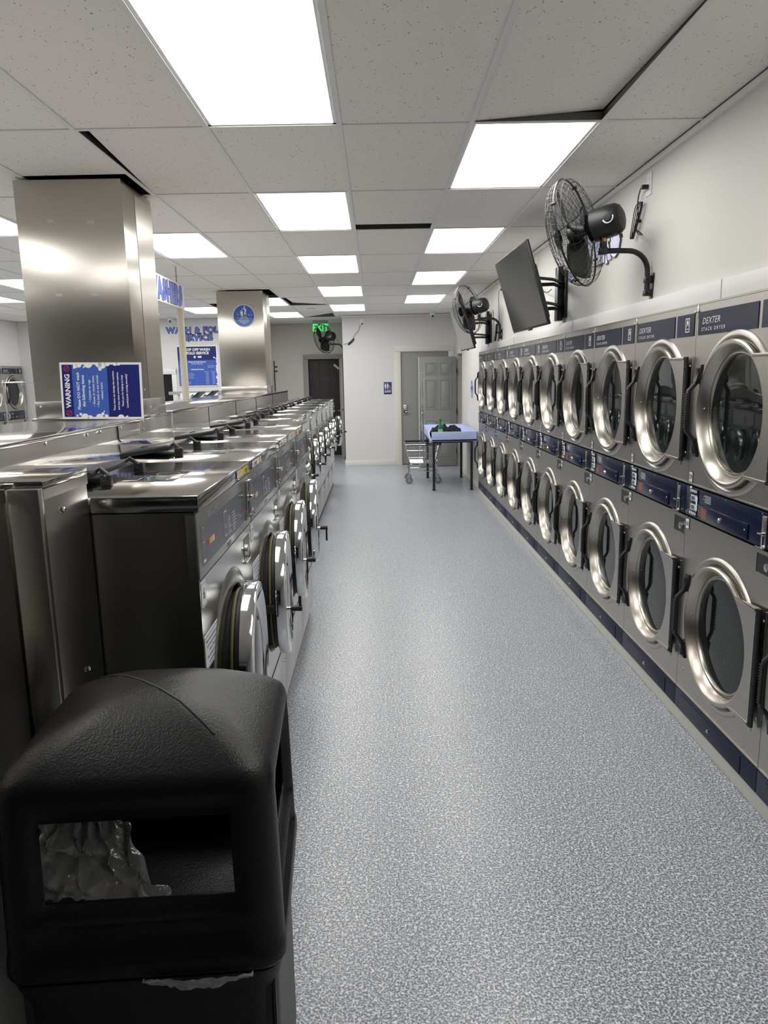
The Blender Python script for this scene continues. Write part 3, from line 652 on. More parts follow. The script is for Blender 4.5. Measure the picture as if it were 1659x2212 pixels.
for (x,z,r) in((.08,.305,.013),(.10,.312,.016),(.155,.318,.024),(.13,.300,.006),(.215,.318,.020),(.222,.288,.010),(.235,.312,.022),(.265,.322,.018),(.31,.322,.016),(.33,.322,.014),(.07,.293,.004),(.21,.296,.002),(.075,.02,.006),(.095,.028,.008),(.12,.010,.022),(.15,.006,.016),(.205,.008,.022),(.225,.030,.009),(.233,.045,.004),(.245,.016,.011),(.33,.006,.020),(.365,.012,.008)):
    b.disc((x0+x,f-.0004,min(max(z,.0),H_)),(0,-1,0),r,white,20) if .0+r<z<H_-r else b.add([(x0+x+r*math.cos(2*PI*i/24),f-.0004,min(max(z+r*math.sin(2*PI*i/24),.0),H_)) for i in range(24)],[tuple(range(24))],white)
b.build('print',e,smooth=False)
# round litter sign on far column
e=empty('round_litter_sign',(-1.705,9.862,2.532),0,'round blue keep-clean sign with litter figure, on the far column','sign')
b=MB(); b.lathe([(.143,0),(.143,.004),(.001,.004)],(0,.004,0),(0,-1,0),white,40); b.build('disc',e)
b=MB(); f=-.0008; b.disc((0,f,0),(0,-1,0),.134,blue1,40); f=-.0014
b.add([(.134*math.cos(t),f,.134*math.sin(t)) for t in [R(200+i*140/20) for i in range(21)]],[tuple(range(21))],blue5)
f=-.002
b.disc((.012,f,.109),(0,-1,0),.011,letter,16); b.add([(p[0],f,p[1]) for p in((.002,.092),(.024,.094),(.038,.070),(.036,.060),(.028,.058),(.036,.004),(.030,.004),(.020,.036),(.010,.004),(.004,.004),(.012,.060),(.010,.082),(-.018,.094),(-.018,.090),(.004,.080))],[(0,1,2,3,4,9+1,11),(4,5,6,7,10),(7,8,9,10),(11,0,12,13,14)],letter)
b.add([(p[0],f,p[1]) for p in((-.048,.056),(-.008,.056),(-.010,.048),(-.012,.0),(-.036,.0),(-.044,.048))],[(0,5,4,3,2,1)],letter); b.add([(p[0],f,p[1]) for p in((-.036,.062),(-.024,.076),(-.016,.070),(-.022,.060))],[(0,1,2,3)],letter)
for x,z,r in((-.075,.016,.013),(-.093,.040,.008),(.068,.012,.013),(.095,.042,.008),(-.085,-.022,.006),(.088,-.034,.006),(.10,.008,.006)): b.disc((x,f,z),(0,-1,0),r,blue5 if r>.007 else letter,14)
for s,z,k in(('KEEP THIS',-.022,.017),('FACILITY CLEAN',-.040,.017),('MANTENGA ESTA',-.068,.017),('INSTALACION',-.085,.017),('LIMPIA',-.102,.017)): b.text(s,(0,f,z),X,Z,k,letter,off=.0006)
b.box(-.070,.070,f-.0002,f,-.0475,-.0455,letter); b.build('print',e,smooth=False)
# WASHERS hanging sign (parallel to aisle), reads near -> far
e=empty('hanging_washers_sign',(-2.0,7.22,2.455),0,'white hanging board with blue bubble letters WASHERS, beside the near column','sign')
b=MB(); b.box(-.006,.006,-.80,.76,0,.245,white,.003); b.build('board',e)
b=MB()
b.text('WASHERS',(.0065,.12,.038),Y,Z,.245,letterd,off=.024,sx=.90,sp=1.18); b.text('WASHERS',(.0072,.12,.038),Y,Z,.245,blue3,off=.014,sx=.90,sp=1.18); b.build('lettering',e,smooth=False)
def chain(b,p0,p1,m,n):
    p0=V(p0);p1=V(p1)
    for i in range(n):
        c=p0.lerp(p1,(i+.5)/n); a=(p1-p0).normalized(); s=X if i%2 else Y; L=(p1-p0).length/n*.62
        b.tube([c+a*L*math.cos(t)+s*.007*math.sin(t) for t in [2*PI*k/10 for k in range(10)]],.0016,m,5,closed=True)
for y in(-.62,.52):
    b=MB(); chain(b,(0,y,.235),(0,y,CH-2.455),blackm,12); b.build('chain',e)
# wash & fold lettering on the far-left wall
YF=YB+.0995
e=empty('wash_and_fold_lettering',(-3.41,YF,2.47),0,'blue bubble lettering WASH & FOLD SERVICE on the far-left wall','sign')
b=MB()
for s,z in(('WASH & FOLD',.125),('SERVICE',-.015)):
    b.text(s,(0,-.004,z),X,Z,.155,white,off=.026,sx=.98,th=.003,sp=1.14); b.text(s,(0,-.006,z),X,Z,.155,letterd,off=.014,sx=.98,sp=1.14); b.text(s,(0,-.008,z),X,Z,.155,blue3,off=.007,sx=.98,sp=1.14)
b.build('lettering',e,smooth=False)
# price board
e=empty('price_board',(-3.42,YF,1.585),0,'blue drop off wash and fold price board on the far-left wall','sign')
b=MB(); b.box(-.375,.40,-.012,-.001,0,.775,white,.002); b.build('board',e)
b=MB(); f=-.0125; b.box(-.365,.375,f,-.012,.02,.50,blue1); b.box(-.365,.375,f,-.012,.50,.755,blue2)
f=-.013
def bt(s,x,z,k,al='CENTER',off=0.): b.text(s,(x,f,z),X,Z,k,letter,off=off,align=al)
bt('DROP OFF WASH',-.01,.675,.068,off=.003); bt('& FOLD SERVICE',-.01,.610,.066,off=.003)
b.disc((-.04,f,.560),(0,-1,0),.022,letter,14); b.box(.02,.09,f-.0004,f,.543,.578,letter)
bt('Wash & Fold Service',0,.455,.040,off=.0008); bt('(10 Pound Minimum)',0,.425,.026,off=.0004)
for s,p,z in(('• Regular Day','$1.65 / Pound',.385),('• Same Day','$1.95 / Pound',.357)): bt(s,-.35,z,.022,'LEFT'); bt(p,.20,z,.022,'LEFT')
bt('Individual Items',0,.315,.040,off=.0008)
bt('Next Day',.17,.275,.020); bt('Same Day',.30,.275,.020)
for q,s in enumerate(('• Comforters (Regular) - Twin/Full','• Comforters (Regular) - Queen/King','• Comforters (Down) - Twin/Full','• Comforters (Down) - Queen/King','• Blankets (Regular)','• Blankets (Down)','• Rugs / Bath Mats (Regular)','• Rugs / Bath Mats (Down)')):
    bt(s,-.355,.246-q*.028,.019,'LEFT'); bt('$%d.00'%(15+q),.18,.246-q*.028,.019); bt('$%d.00'%(20+q),.30,.246-q*.028,.019)
for q in range(18): b.disc((.375+random.uniform(-.02,.01),f-.0006,.05+q*.028),(0,-1,0),random.uniform(.008,.019),white,12)
b.disc((.33,f-.0006,.545),(0,-1,0),.016,white,14); b.build('print',e,smooth=False)
# lower poster and grey rail
b=MB(); b.box(-4.0,-2.95,YF-.03,YF-.001,1.44,1.50,grey); tag(b.build('wall_rail',smooth=False),'grey rail on the far-left wall below the price board','rail')
e=empty('payment_poster',(-3.42,YF-.004,1.02),0,'white poster with dark teal symbols below the grey rail','poster')
b=MB(); b.box(-.36,.36,-.028,-.002,0,.45,white,.003); b.build('board',e)
b=MB()
for x in(-.12,.12): b.lathe([(.035,0),(.05,0)],(x,-.0285,.36),(0,-1,0),teal,20); b.add([(x-.03,-.029,.38),(x,-.029,.43),(x+.03,-.029,.38)],[(0,1,2)],teal)
b.build('print',e,smooth=False)
# cream pole
b=MB(); b.cyl((-2.82,11,0),(-2.82,11,CH),.050,cream,24); b.lathe([(.075,0),(.075,.02),(.05,.025)],(-2.82,11,0),(0,0,1),cream,24); tag(b.build('pole'),'slim cream painted round pole behind the hanging washers sign','pole')
# ------------------------------------------------------------------ EXIT sign
e=empty('exit_sign',(-1.12,15.5,2.62),0,'clear edge-lit exit sign with green letters, hanging near the back doorway','sign')
b=MB(); b.box(-.16,.16,-.004,.004,0,.19,acry,.001); b.build('panel',e)
b=MB(); b.text('EXIT',(0,-.005,.03),X,Z,.205,exitg,off=.004,sx=.78); b.build('lettering',e,smooth=False)
b=MB(); b.box(-.16,.16,-.03,.03,.19,.235,grey,.004); b.build('housing',e)
# ------------------------------------------------------------------ doors
# 1: keypad door in back wall
d=MB(); d.box(.485,1.385,YB+.03,YB+.075,.012,2.155,dgrey,.003); D=struct(d,'door_1')
d=MB(); d.box(.36,.475,YB-.012,YB-.001,0,2.168,trim,.003); d.box(1.39,1.50,YB-.012,YB-.001,0,2.168,trim,.003); d.box(.36,1.50,YB-.012,YB-.001,2.17,2.28,trim,.003); d.box(.476,.484,YB+.021,YB+.08,0,2.15,trim); d.box(.476,1.389,YB+.021,YB+.08,2.157,2.164,trim); struct(d,'door_frame',parent=D)
d=MB(); d.box(.515,.590,YB+.005,YB+.03,.975,1.165,steel,.012); d.box(.53,.575,YB,YB+.006,1.09,1.15,gum,.003); d.cyl((.555,YB+.0,1.03),(.555,YB+.01,1.03),.028,chrome,20); d.tube([(.555,YB-.02,1.03),(.60,YB-.03,1.03),(.655,YB-.03,1.028)],.007,chrome,8); d.build('keypad_lock',D)
# 2: six panel door open off right wall
e=MB(); xh=1.505; xl=.80; yd=13.90
e.box(xl,xh,yd,yd+.042,.012,2.055,dgrey,.003)
def pan(x0,x1,z0,z1):
    y=yd; t=.016; f=.034
    e.box(x0-t,x1+t,y-.010,y,z0-t,z0,dgrey); e.box(x0-t,x1+t,y-.010,y,z1,z1+t,dgrey); e.box(x0-t,x0,y-.010,y,z0,z1,dgrey); e.box(x1,x1+t,y-.010,y,z0,z1,dgrey)
    P=[(x0+.006,y,z0+.006),(x1-.006,y,z0+.006),(x1-.006,y,z1-.006),(x0+.006,y,z1-.006)]; Q=[(x0+f,y-.012,z0+f),(x1-f,y-.012,z0+f),(x1-f,y-.012,z1-f),(x0+f,y-.012,z1-f)]
    e.add(P+Q,[(0,1,5,4),(1,2,6,5),(2,3,7,6),(3,0,4,7),(4,5,6,7)],dgrey)
for x0 in(.935,1.205):
    for z0,z1 in((.22,.86),(1.10,1.62),(1.74,1.93)): pan(x0,x0+.185,z0,z1)
D=struct(e,'door_2')
e=MB(); e.box(.796,.806,yd-.001,yd+.043,.012,2.055,trimw); e.cyl((.865,yd-.012,1.145),(.865,yd,1.145),.024,brass,20); e.cyl((.865,yd-.03,1.015),(.865,yd,1.015),.014,steel,12); e.lathe([(.012,.0),(.028,.01),(.03,.03),(.02,.045),(.001,.05)],(.865,yd-.015,1.015),(0,-1,0),steel,20); e.build('door_knob',D)
for z in(.3,1.05,1.80):
    h=MB(); h.box(xh-.005,xh+.012,yd-.012,yd+.03,z-.05,z+.05,black,.002); h.build('door_hinge',D)
e=MB(); e.box(XW-.012,XW-.001,13.02,13.098,0,2.088,trim,.003); e.box(XW-.012,XW-.001,14.022,14.10,0,2.088,trim,.003); e.box(XW-.012,XW-.001,13.02,14.10,2.092,2.17,trim,.003); e.box(XW,XW+.12,13.101,13.112,0,2.089,trim); e.box(XW,XW+.12,14.008,14.019,0,2.089,trim); struct(e,'door_frame',parent=D)
e=MB(); e.box(XW+.9,XW+.95,12.5,14.6,0,CH,wallw); e.box(XW,XW+.95,14.5,14.6,0,CH,wallw); e.box(XW+.12,XW+.95,12.4,12.5,0,CH,wallw); e.quad([(XW,12.4,.001),(XW+.95,12.4,.001),(XW+.95,14.6,.001),(XW,14.6,.001)],floorm); e.box(XW+.1,XW+.95,12.4,14.6,2.6,2.65,wallw); struct(e,'wall_side_room',smooth=False)
# 3: dark door in recess with frame and open leaf edge
e=MB(); e.box(-1.50,-.75,16.33,16.37,.01,2.14,dbrown,.002)
for x in(-1.24,-1.01): e.box(x,x+.004,16.328,16.331,.01,2.10,dark)
D=struct(e,'door_3')
e=MB(); e.box(-1.58,-1.47,16.26,16.299,0,2.10,frameg,.004); e.box(-.80,-.665,16.26,16.299,0,2.10,frameg,.004); e.box(-1.58,-.665,16.26,16.299,2.102,2.20,frameg,.004); struct(e,'door_frame',parent=D)
e=MB(); e.add([(-.93,16.325,1.97),(-.90,16.325,2.0),(-.79,16.325,1.90),(-.82,16.325,1.87)],[(0,1,2,3)],tape); e.build('tape_strip',D,smooth=False)
e=MB(); e.box(-.735,-.690,15.55,16.25,.012,2.10,frameg,.003); e.box(-.690,-.68,15.56,16.25,.012,2.10,dbrown); D=struct(e,'door_4')  # thin dark strip paints the shadow gap between leaf and wall
e=MB(); e.cyl((-.735,15.60,1.02),(-.765,15.60,1.02),.012,chrome,12); e.tube([(-.765,15.60,1.02),(-.79,15.59,1.02),(-.80,15.56,1.02)],.009,chrome,8); e.box(-.738,-.735,15.575,15.625,.97,1.07,chrome,.001); e.cyl((-.712,15.55,1.04),(-.712,15.547,1.04),.016,chrome,12); e.build('door_handle',D)
# slim black rack post by recess wall
b=MB(); b.cyl((-2.16,15.9,0),(-2.16,15.9,2.08),.012,blackm,10); b.box(-2.20,-2.12,15.87,15.93,0,.02,blackm,.003)
for z in(1.95,1.86): b.box(-2.16,-2.09,15.89,15.91,z-.015,z+.015,blackm,.003)
tag(b.build('rack_post'),'slim black post standing behind the far stainless column','post')
# ------------------------------------------------------------------ FANS
FN=V((-.80,.565,-.21)).normalized()
def make_fan():
    r=empty('wall_fan'); A=FN; P=V((-.250,0,.345)); G=P+A*.19
    b=MB(); b.prism([(-.03,.07),(.03,.07),(.034,.05),(.012,-.085),(-.012,-.085),(-.034,.05)],(0,0,0),-Y,Z,.006,blackm); b.box(-.045,-.004,-.020,.020,.02,.055,blackm,.004); b.box(-.045,-.004,-.020,.020,-.05,-.015,blackm,.004)
    for z in(.037,-.033): b.cyl((-.03,-.034,z),(-.03,-.02,z),.006,blackm,8)
    b.screw((-.006,0,.06),(-1,0,0),.006); b.screw((-.006,0,-.072),(-1,0,0),.006)
    b.build('wall_bracket',r)
    b=MB(); pts=[(-.03,0,-.045),(-.03,0,.05)]+[(-.03-.11*(1-math.cos(t)),0,.08+.11*math.sin(t)) for t in [R(i*9) for i in range(11)]]+[(-.20,0,.192),(-.285,0,.190)]
    b.tube(pts,.0145,blackm,12); b.build('arm',r)
    b=MB(); b.box(-.30,-.255,-.022,.022,.172,.208,blackm,.003); b.box(-.292,-.262,-.020,-.014,.20,.285,blackm,.003); b.box(-.292,-.262,.014,.020,.20,.285,blackm,.003); b.cyl((-.277,-.026,.245),(-.277,.026,.245),.010,copper,12); b.box(-.30,-.20,-.016,.016,.270,.290,blackm,.003); b.build('tilt_bracket',r)
    m=MB(); m.lathe([(.001,-.080),(.040,-.079),(.066,-.068),(.080,-.048),(.085,-.01),(.086,.03),(.084,.085),(.070,.098),(.001,.100)],P,A,black,32); mo=m.build('motor_housing',r)
    x,u,a=frame(A); sd=(-x if (-x).y<0 else x); 
    dc=P+A*(-.02)+sd*.0865; m=MB(); m.lathe([(.020,0),(.018,.010),(.001,.011)],dc,sd,black,20)
    ax,au,_=frame(sd,A)
    for t in range(11): 
        th=R(110+t*16); m.disc(dc+(ax*math.cos(th)+au*math.sin(th))*.027,sd,.0042,letter,8,lift=.0012)
    m.cyl(P-u*.086-A*.05,P-u*.105-A*.05,.008,black,10); m.build('speed_dial',mo)
    g=MB(); Rg=.290; pf=[(Rg,0),(Rg*.985,.03),(Rg*.93,.055),(Rg*.8,.078),(Rg*.6,.094),(Rg*.35,.102),(.055,.104)]
    pb=[(Rg,0),(Rg*.985,-.03),(Rg*.93,-.052),(Rg*.8,-.066),(Rg*.6,-.078),(Rg*.35,-.086),(.085,-.088)]
    def ev(p,s):
        s=s*(len(p)-1); i=min(int(s),len(p)-2); q=s-i; return (p[i][0]*(1-q)+p[i+1][0]*q,p[i][1]*(1-q)+p[i+1][1]*q)
    def pt(r_,d,t): return G+A*d+(x*math.cos(t)+u*math.sin(t))*r_
    g.tube([pt(Rg+.002,0,2*PI*i/64) for i in range(64)],.0055,blackm,6,closed=True)
    n=46
    for k in range(n):   # radial wires front, swept slightly
        t=2*PI*k/n; g.tube([pt(*ev(pf,q/9),t+.35*q/9) for q in range(10)],.0011,blackm,4)
    for k in range(36):
        t=2*PI*k/36; g.tube([pt(*ev(pb,q/8),t-.25*q/8) for q in range(9)],.0011,blackm,4)
    for p,L in((pf,(.12,.24,.36,.48,.6,.72,.84)),(pb,(.2,.4,.6,.8))):
        for s in L:
            rr,dd=ev(p,s); g.tube([pt(rr,dd,2*PI*i/48) for i in range(48)],.0013,blackm,4,closed=True)
    g.lathe([(.058,.098),(.055,.106),(.001,.110)],G,A,blackm,24); g.lathe([(.09,-.086),(.06,-.09)],G,A,blackm,24)
    for t in(0,PI/2,PI,3*PI/2): c=pt(Rg+.004,0,t+.4); g.cyl(c-A*.012,c+A*.012,.009,blackm,8)
    g.build('guard',r)
    hb=MB(); hb.lathe([(.001,.045),(.03,.043),(.042,.03),(.045,-.01),(.03,-.06)],G,A,black,20); hub=hb.build('blade_hub',r)
    for k in range(3):
        bl=MB(); t0=2*PI*k/3+.5; vs=[]; NR,NA=8,6
        for i in range(NR+1):
            rr=.04+(.255-.04)*i/NR; wdt=(.35+.65*math.sin(min(1,i/NR*1.15)*PI*.62))*.115
            for j in range(NA+1):
                s=(j/NA-.5); ang=t0+s*wdt*2/max(rr,.09)+.25*i/NR; dd=.0+s*.07*(1-.35*i/NR)+.006*math.sin(PI*j/NA)
                vs.append(pt(rr,dd,ang))
        fs=[(i*(NA+1)+j,i*(NA+1)+j+1,(i+1)*(NA+1)+j+1,(i+1)*(NA+1)+j) for i in range(NR) for j in range(NA)]
        bl.add(vs,fs,blackm); o=bl.build('fan_blade',r); md=o.modifiers.new('s','SOLIDIFY'); md.thickness=.002
    return r
fan=make_fan(); km=kmap_of()
tag(fan,'large black wall fan nearest the camera, above the near dryers','wall fan','black wall fans')
fan.location=(XW,4.17,2.19)
f2=copy_tree(fan,km); f2.location=(XW,9.03,2.19); tag(f2,'black wall fan on the dryer wall between the two televisions','wall fan','black wall fans')
f3=copy_tree(fan,km); f3.location=(-.62,15.0,2.17); tag(f3,'small looking black wall fan at the back, in front of the exit sign','wall fan','black wall fans')
def smooth_path(p,n=6):
    p=[V(q) for q in p]; o=[]
    for i in range(len(p)-1):
        a=p[max(i-1,0)];b_=p[i];c=p[i+1];d=p[min(i+2,len(p)-1)]
        for k in range(n):
            t=k/n; o.append(.5*((2*b_)+(-a+c)*t+(2*a-5*b_+4*c-d)*t*t+(-a+3*b_-3*c+d)*t**3))
    o.append(p[-1]); return o
def cord(fan,pts,coil,cdir,plug,pd):
    b=MB(); L=fan.location; q=[V(p)-L for p in pts]; b.tube(smooth_path(q),.0035,black,6)
    if coil:
        a=V(coil[0])-L; c=V(coil[1])-L; ax=(c-a); n=4
        for i in range(n):
            off=V((-.006*i-.004,0,0)); w=cdir*(.014+.012*i)
            b.tube(smooth_path([a+off+w*.2,a.lerp(c,.15)+w+off,a.lerp(c,.6)+w*.6+off,c+off,a.lerp(c,.55)-w*.8+off,a.lerp(c,.1)-w*.7+off,a+off+w*.2],5),.0028,black,5)
        m=a.lerp(c,.5); b.cyl(m-ax.normalized()*.006,m+ax.normalized()*.006,.014,black,10)
    p=V(plug)-L; b.box(p.x-.035,p.x,p.y-.014,p.y+.014,p.z-.011,p.z+.011,black,.004) if pd=='x' else b.box(p.x-.014,p.x+.014,p.y-.035,p.y,p.z-.011,p.z+.011,black,.004)
    b.build('power_cord',fan)
def outlet(p,n,label,h=.12):
    b=MB(); p=V(p); s=V(n); 
    if abs(s.x)>.5: b.box(p.x-.006,p.x,p.y-.038,p.y+.038,p.z-h/2,p.z+h/2,white,.002); b.box(p.x-.009,p.x-.005,p.y-.018,p.y+.018,p.z-.035,p.z+.035,paper,.001)
    else: b.box(p.x-.038,p.x+.038,p.y-.006,p.y,p.z-h/2,p.z+h/2,white,.002); b.box(p.x-.018,p.x+.018,p.y-.009,p.y-.005,p.z-.035,p.z+.035,paper,.001)
    tag(b.build('wall_outlet'),label,'power outlet','wall outlets')
outlet((XW,4.277,2.745),(-1,0,0),'white wall outlet with a black plug, right of the nearest fan')
cord(fan,[(1.40,4.08,2.47),(1.45,4.13,2.455),(1.50,4.35,2.50),(1.515,4.42,2.545),(1.515,4.40,2.60),(1.510,4.40,2.68),(1.505,4.36,2.725),(1.49,4.30,2.728)],[(1.518,4.33,2.665),(1.518,4.46,2.49)],V((0,1,.1)).normalized(),(1.521,4.277,2.73),'x')
outlet((XW,8.935,2.712),(-1,0,0),'white wall outlet between the nearer television and the second fan')
cord(f2,[(1.40,8.93,2.47),(1.44,9.1,2.30),(1.50,9.5,2.14),(1.515,9.35,2.11),(1.515,9.2,2.18),(1.51,9.15,2.4),(1.51,9.2,2.6),(1.49,9.05,2.70)],[(1.515,9.25,2.33),(1.515,9.38,2.13)],V((0,1,0)),(1.521,8.935,2.70),'x')
outlet((-.24,YB,2.722),(0,-1,0),'white wall outlet high on the white back wall')
cord(f3,[(-.77,14.93,2.46),(-.72,14.8,2.38),(-.66,14.5,2.33),(-.60,YB-.01,2.325),(-.52,YB-.012,2.345),(-.44,YB-.012,2.40),(-.38,YB-.012,2.50),(-.31,YB-.012,2.57),(-.28,YB-.012,2.66),(-.24,YB-.02,2.69)],[(-.39,YB-.012,2.405),(-.50,YB-.012,2.315)],V((.4,0,.9)).normalized(),(-.24,YB-.009,2.695),'y')
# ------------------------------------------------------------------ TELEVISIONS
def make_tv():
    r=empty('television'); W=1.10; H=.585; th=.028  # local: lower edge centre; screen towards -X tilted down
    b=MB(); b.box(-.004,.018,-W/2,W/2,0,H,tvb,.004); b.box(.018,.060,-W/2+.12,W/2-.12,.04,H-.16,tvb,.012)
    bo=b.build('housing',r)
    b=MB(); b.box(-.006,-.004,-W/2+.008,W/2-.008,.016,H-.008,tvs); b.build('screen',bo,smooth=False)
    b=MB(); b.box(-.006,.012,-.04,.04,-.010,.002,tvb,.002); b.build('logo_bar',bo)
    bo.rotation_euler.y=R(-16.5); bo.rotation_euler.z=R(1.8)
    b=MB(); b.box(.325,.343,.24,.48,.10,.46,blackm,.003)
    for y in(-.13,.16):
        b.add([(.022,y-.02,.03),(.022,y+.02,.03),(-.095,y+.02,.42),(-.095,y-.02,.42),(.075,y-.02,.03),(.075,y+.02,.03),(-.035,y+.02,.44),(-.035,y-.02,.44)],[(0,1,2,3)[::-1],(4,5,6,7),(0,1,5,4),(1,2,6,5),(2,3,7,6),(3,0,4,7)],blackm)
    for z in(.16,.34):
        b.tube([(.33,.33,z),(.20,.10,z),(.06-.1*(z>.3),.14,z)],.014,blackm,8); b.tube([(.33,.33,z+.03),(.18,.05,z+.03),(.05-.1*(z>.3),-.12,z+.03)],.012,blackm,8)
    b.box(.01,.06,-.30,.30,.02,.06,blackm,.003); b.box(.28,.325,.30,.40,.08,.50,blackm,.006)
    b.build('wall_mount',r)
    return r
tv=make_tv(); km=kmap_of(); tag(tv,'flat black television tilted down from the dryer wall, nearer of the two','television','televisions on the dryer wall'); tv.location=(1.185,5.75,2.062)
t2=copy_tree(tv,km); t2.location=(1.185,9.95-.35,2.035); tag(t2,'farther flat black television, mostly hidden behind the second wall fan','television','televisions on the dryer wall')
outlet((XW,7.15,2.74),(-1,0,0),'white wall outlet above the nearer television')
b=MB(); b.tube(smooth_path([(1.52,7.15,2.72),(1.50,7.1,2.66),(1.50,7.05,2.55),(1.49,6.6,2.42),(1.45,6.2,2.40)]),.004,black,6); b.box(1.49,1.521,7.13,7.17,2.705,2.73,black,.004); b.build('power_cord',tv,origin=tuple(tv.location)).location=(0,0,0)
# DRYERS wall lettering behind the near fan
e=empty('dryers_lettering',(XW,5.29,2.455),0,'blue and lavender bubble lettering DRYERS on the wall behind the nearest fan','sign')
b=MB(); ys=[.50,.30,.10,-.10,-.30,-.48]; cols=[blue3,blue3,blue3,blue4,blue4,blue4]
for i,ch in enumerate('DRYERS'):
    z=.0+.02*(i%2); y=ys[i]
    b.text(ch,(-.010,y,z),-Y,Z,.30,letterd,off=.034,th=.008); b.text(ch,(-.012,y,z),-Y,Z,.30,white,off=.028); b.text(ch,(-.0135,y,z),-Y,Z,.30,cols[i],off=.014)
b.build('lettering',e,smooth=False)
# small items on walls
def ccam(p,label,sgn=1):
    e=empty('security_camera',p,0,label,'camera'); b=MB(); b.lathe([(.055,0),(.055,-.018),(.04,-.03)],(0,0,0),(0,0,1),white,24); b.build('base',e)
    b=MB(); b.lathe([(.040,-.028),(.042,-.05),(.036,-.075),(.018,-.09),(.001,-.094)],(0,0,0),(0,0,1),white,24); b.lathe([(.022,.030),(.020,.038),(.001,.04)],(0,0,-.06),(0,-1,-.3),black,18); b.build('eyeball',e)
ccam((1.07,13.95,CH),'white ball security camera on the ceiling above the grey doors')
ccam((-3.78,14.0,CH),'white ball security camera on the ceiling at the far-left wall')
b=MB(); b.lathe([(.06,0),(.058,-.02),(.03,-.035),(.001,-.037)],(-1.07,12.75,CH),(0,0,1),white,24); tag(b.build('smoke_detector'),'white round smoke detector on the ceiling near the far column','smoke detector')
e=empty('restroom_sign',(.223,YB,1.373),0,'blue all gender restroom sign left of the keypad door','sign')
b=MB(); b.box(-.075,.075,-.005,0,0,.23,blue2,.003); b.build('plate',e); b=MB(); f=-.0056
for x in(-.045,.0): b.disc((x,f,.195),(0,-1,0),.009,letter,12); b.box(x-.014,x+.014,f-.0004,f,.135,.183,letter); b.box(x-.010,x-.002,f-.0004,f,.100,.136,letter); b.box(x+.002,x+.010,f-.0004,f,.100,.136,letter)
b.box(-.023,-.021,f-.0004,f,.10,.20,letter); b.lathe([(.016,0),(.012,0)],(.048,f-.0002,.118),(0,-1,0),letter,16); b.box(.034,.040,f-.0004,f,.125,.155,letter); b.disc((.036,f,.164),(0,-1,0),.006,letter,10); b.box(-.06,.06,f-.0004,f,.080,.083,letter)
b.text('ALL GENDER',(0,f-.0003,.055),X,Z,.021,letter,off=.0008); b.text('RESTROOM',(0,f-.0003,.033),X,Z,.023,letter,off=.0012); b.build('print',e,smooth=False)
e=empty('round_wall_sign',(XW-.001,11.81,1.49),0,'round blue sign on the white wall beyond the last dryer','sign')
b=MB(); b.lathe([(.148,0),(.148,.004),(.001,.004)],(0,0,0),(-1,0,0),white,40); b.build('disc',e)
b=MB(); b.disc((-.0046,0,0),(-1,0,0),.138,blue1,40); b.add([(-.005,.138*math.cos(t),.138*math.sin(t)) for t in [R(200+i*140/20) for i in range(21)]],[tuple(range(21))],blue5)
for q in range(5): b.box(-.0056,-.005,-.07,.07,-.02-q*.02,-.012-q*.02,letter)
b.disc((-.005,0,.07),(-1,0,0),.03,letter,16); b.build('print',e,smooth=False)
# ------------------------------------------------------------------ FOLDING TABLE
e=empty('folding_table',(1.13,11.68,0),0,'pale blue tray-top folding table on black legs, beside the last dryer','table')
b=MB(); tx,ty=.355,.85; zt=.895; zb=.752
b.box(-tx,tx,-ty,ty,zb,zb+.03,sky,.004)
for q in((-tx+.03,tx,-ty,-ty+.018,zb),(-tx,tx,ty-.018,ty,zb),(tx-.018,tx,-ty,ty,zb)): b.box(q[0],q[1],q[2],q[3],q[4],zt,sky,.006)
# left rim, cut low near the front corner, sloping inside
b.box(-tx,-tx+.018,-ty+.28,ty,zb,zt,sky,.006); b.prism([(-ty,zb),(-ty+.03,zb+.06),(-ty+.20,zb+.075),(-ty+.28,zt),(-ty+.28,zb)],(-tx,0,0),Y,Z,.018,sky)
for q in(((-tx+.018,-ty+.3),(-tx+.018,ty-.018),(-tx+.12,ty-.12),(-tx+.12,-ty+.3)),((tx-.018,-ty+.02),(tx-.018,ty-.02),(tx-.12,ty-.12),(tx-.12,-ty+.12)),((-tx+.018,ty-.018),(tx-.018,ty-.018),(tx-.12,ty-.12),(-tx+.12,ty-.12))):
    z=[zt-.012,zt-.012,zb+.032,zb+.032]; b.quad([(q[i][0],q[i][1],z[i]) for i in range(4)],sky)
b.build('table_top',e)
for x,y in((-.285,-.71),(.285,-.71),(-.285,.66),(.285,.66)):
    b=MB(); b.box(x-.019,x+.019,y-.019,y+.019,0.004,zb,blackm,.003); b.box(x-.026,x+.034,y-.026,y+.026,0,.006,blackm,.001); b.build('leg',e)
b=MB(); b.box(-.30,.30,-.73,-.70,zb-.03,zb,blackm); b.box(-.30,.30,.65,.68,zb-.03,zb,blackm); b.build('leg_rail',e)
# bottle
b=MB(); b.lathe([(.001,0),(.032,.0),(.038,.006),(.038,.08),(.036,.11),(.038,.15),(.031,.18),(.018,.225),(.0145,.25),(.0145,.272)],(.955,11.06,.783),(0,0,1),gbot,24)
e=empty('green_bottle',(.955,11.06,.783),0,'green bottle standing on the pale blue table in front of the black clothing','bottle')
o=b.build('bottle_body',e,origin=(.955,11.06,.783)); o.location=(0,0,0)
b=MB(); b.lathe([(.018,.268),(.018,.290),(.001,.292)],(0,0,0),(0,0,1),mat('green_cap',(.01,.12,.05),.4),16); b.build('cap',e)
b=MB(); b.lathe([(.0386,.06),(.0386,.14)],(0,0,0),(0,0,1),mat('bottle_label',(.25,.45,.35),.5),24,a0=R(200),a1=R(340)); b.build('bottle_label',e)
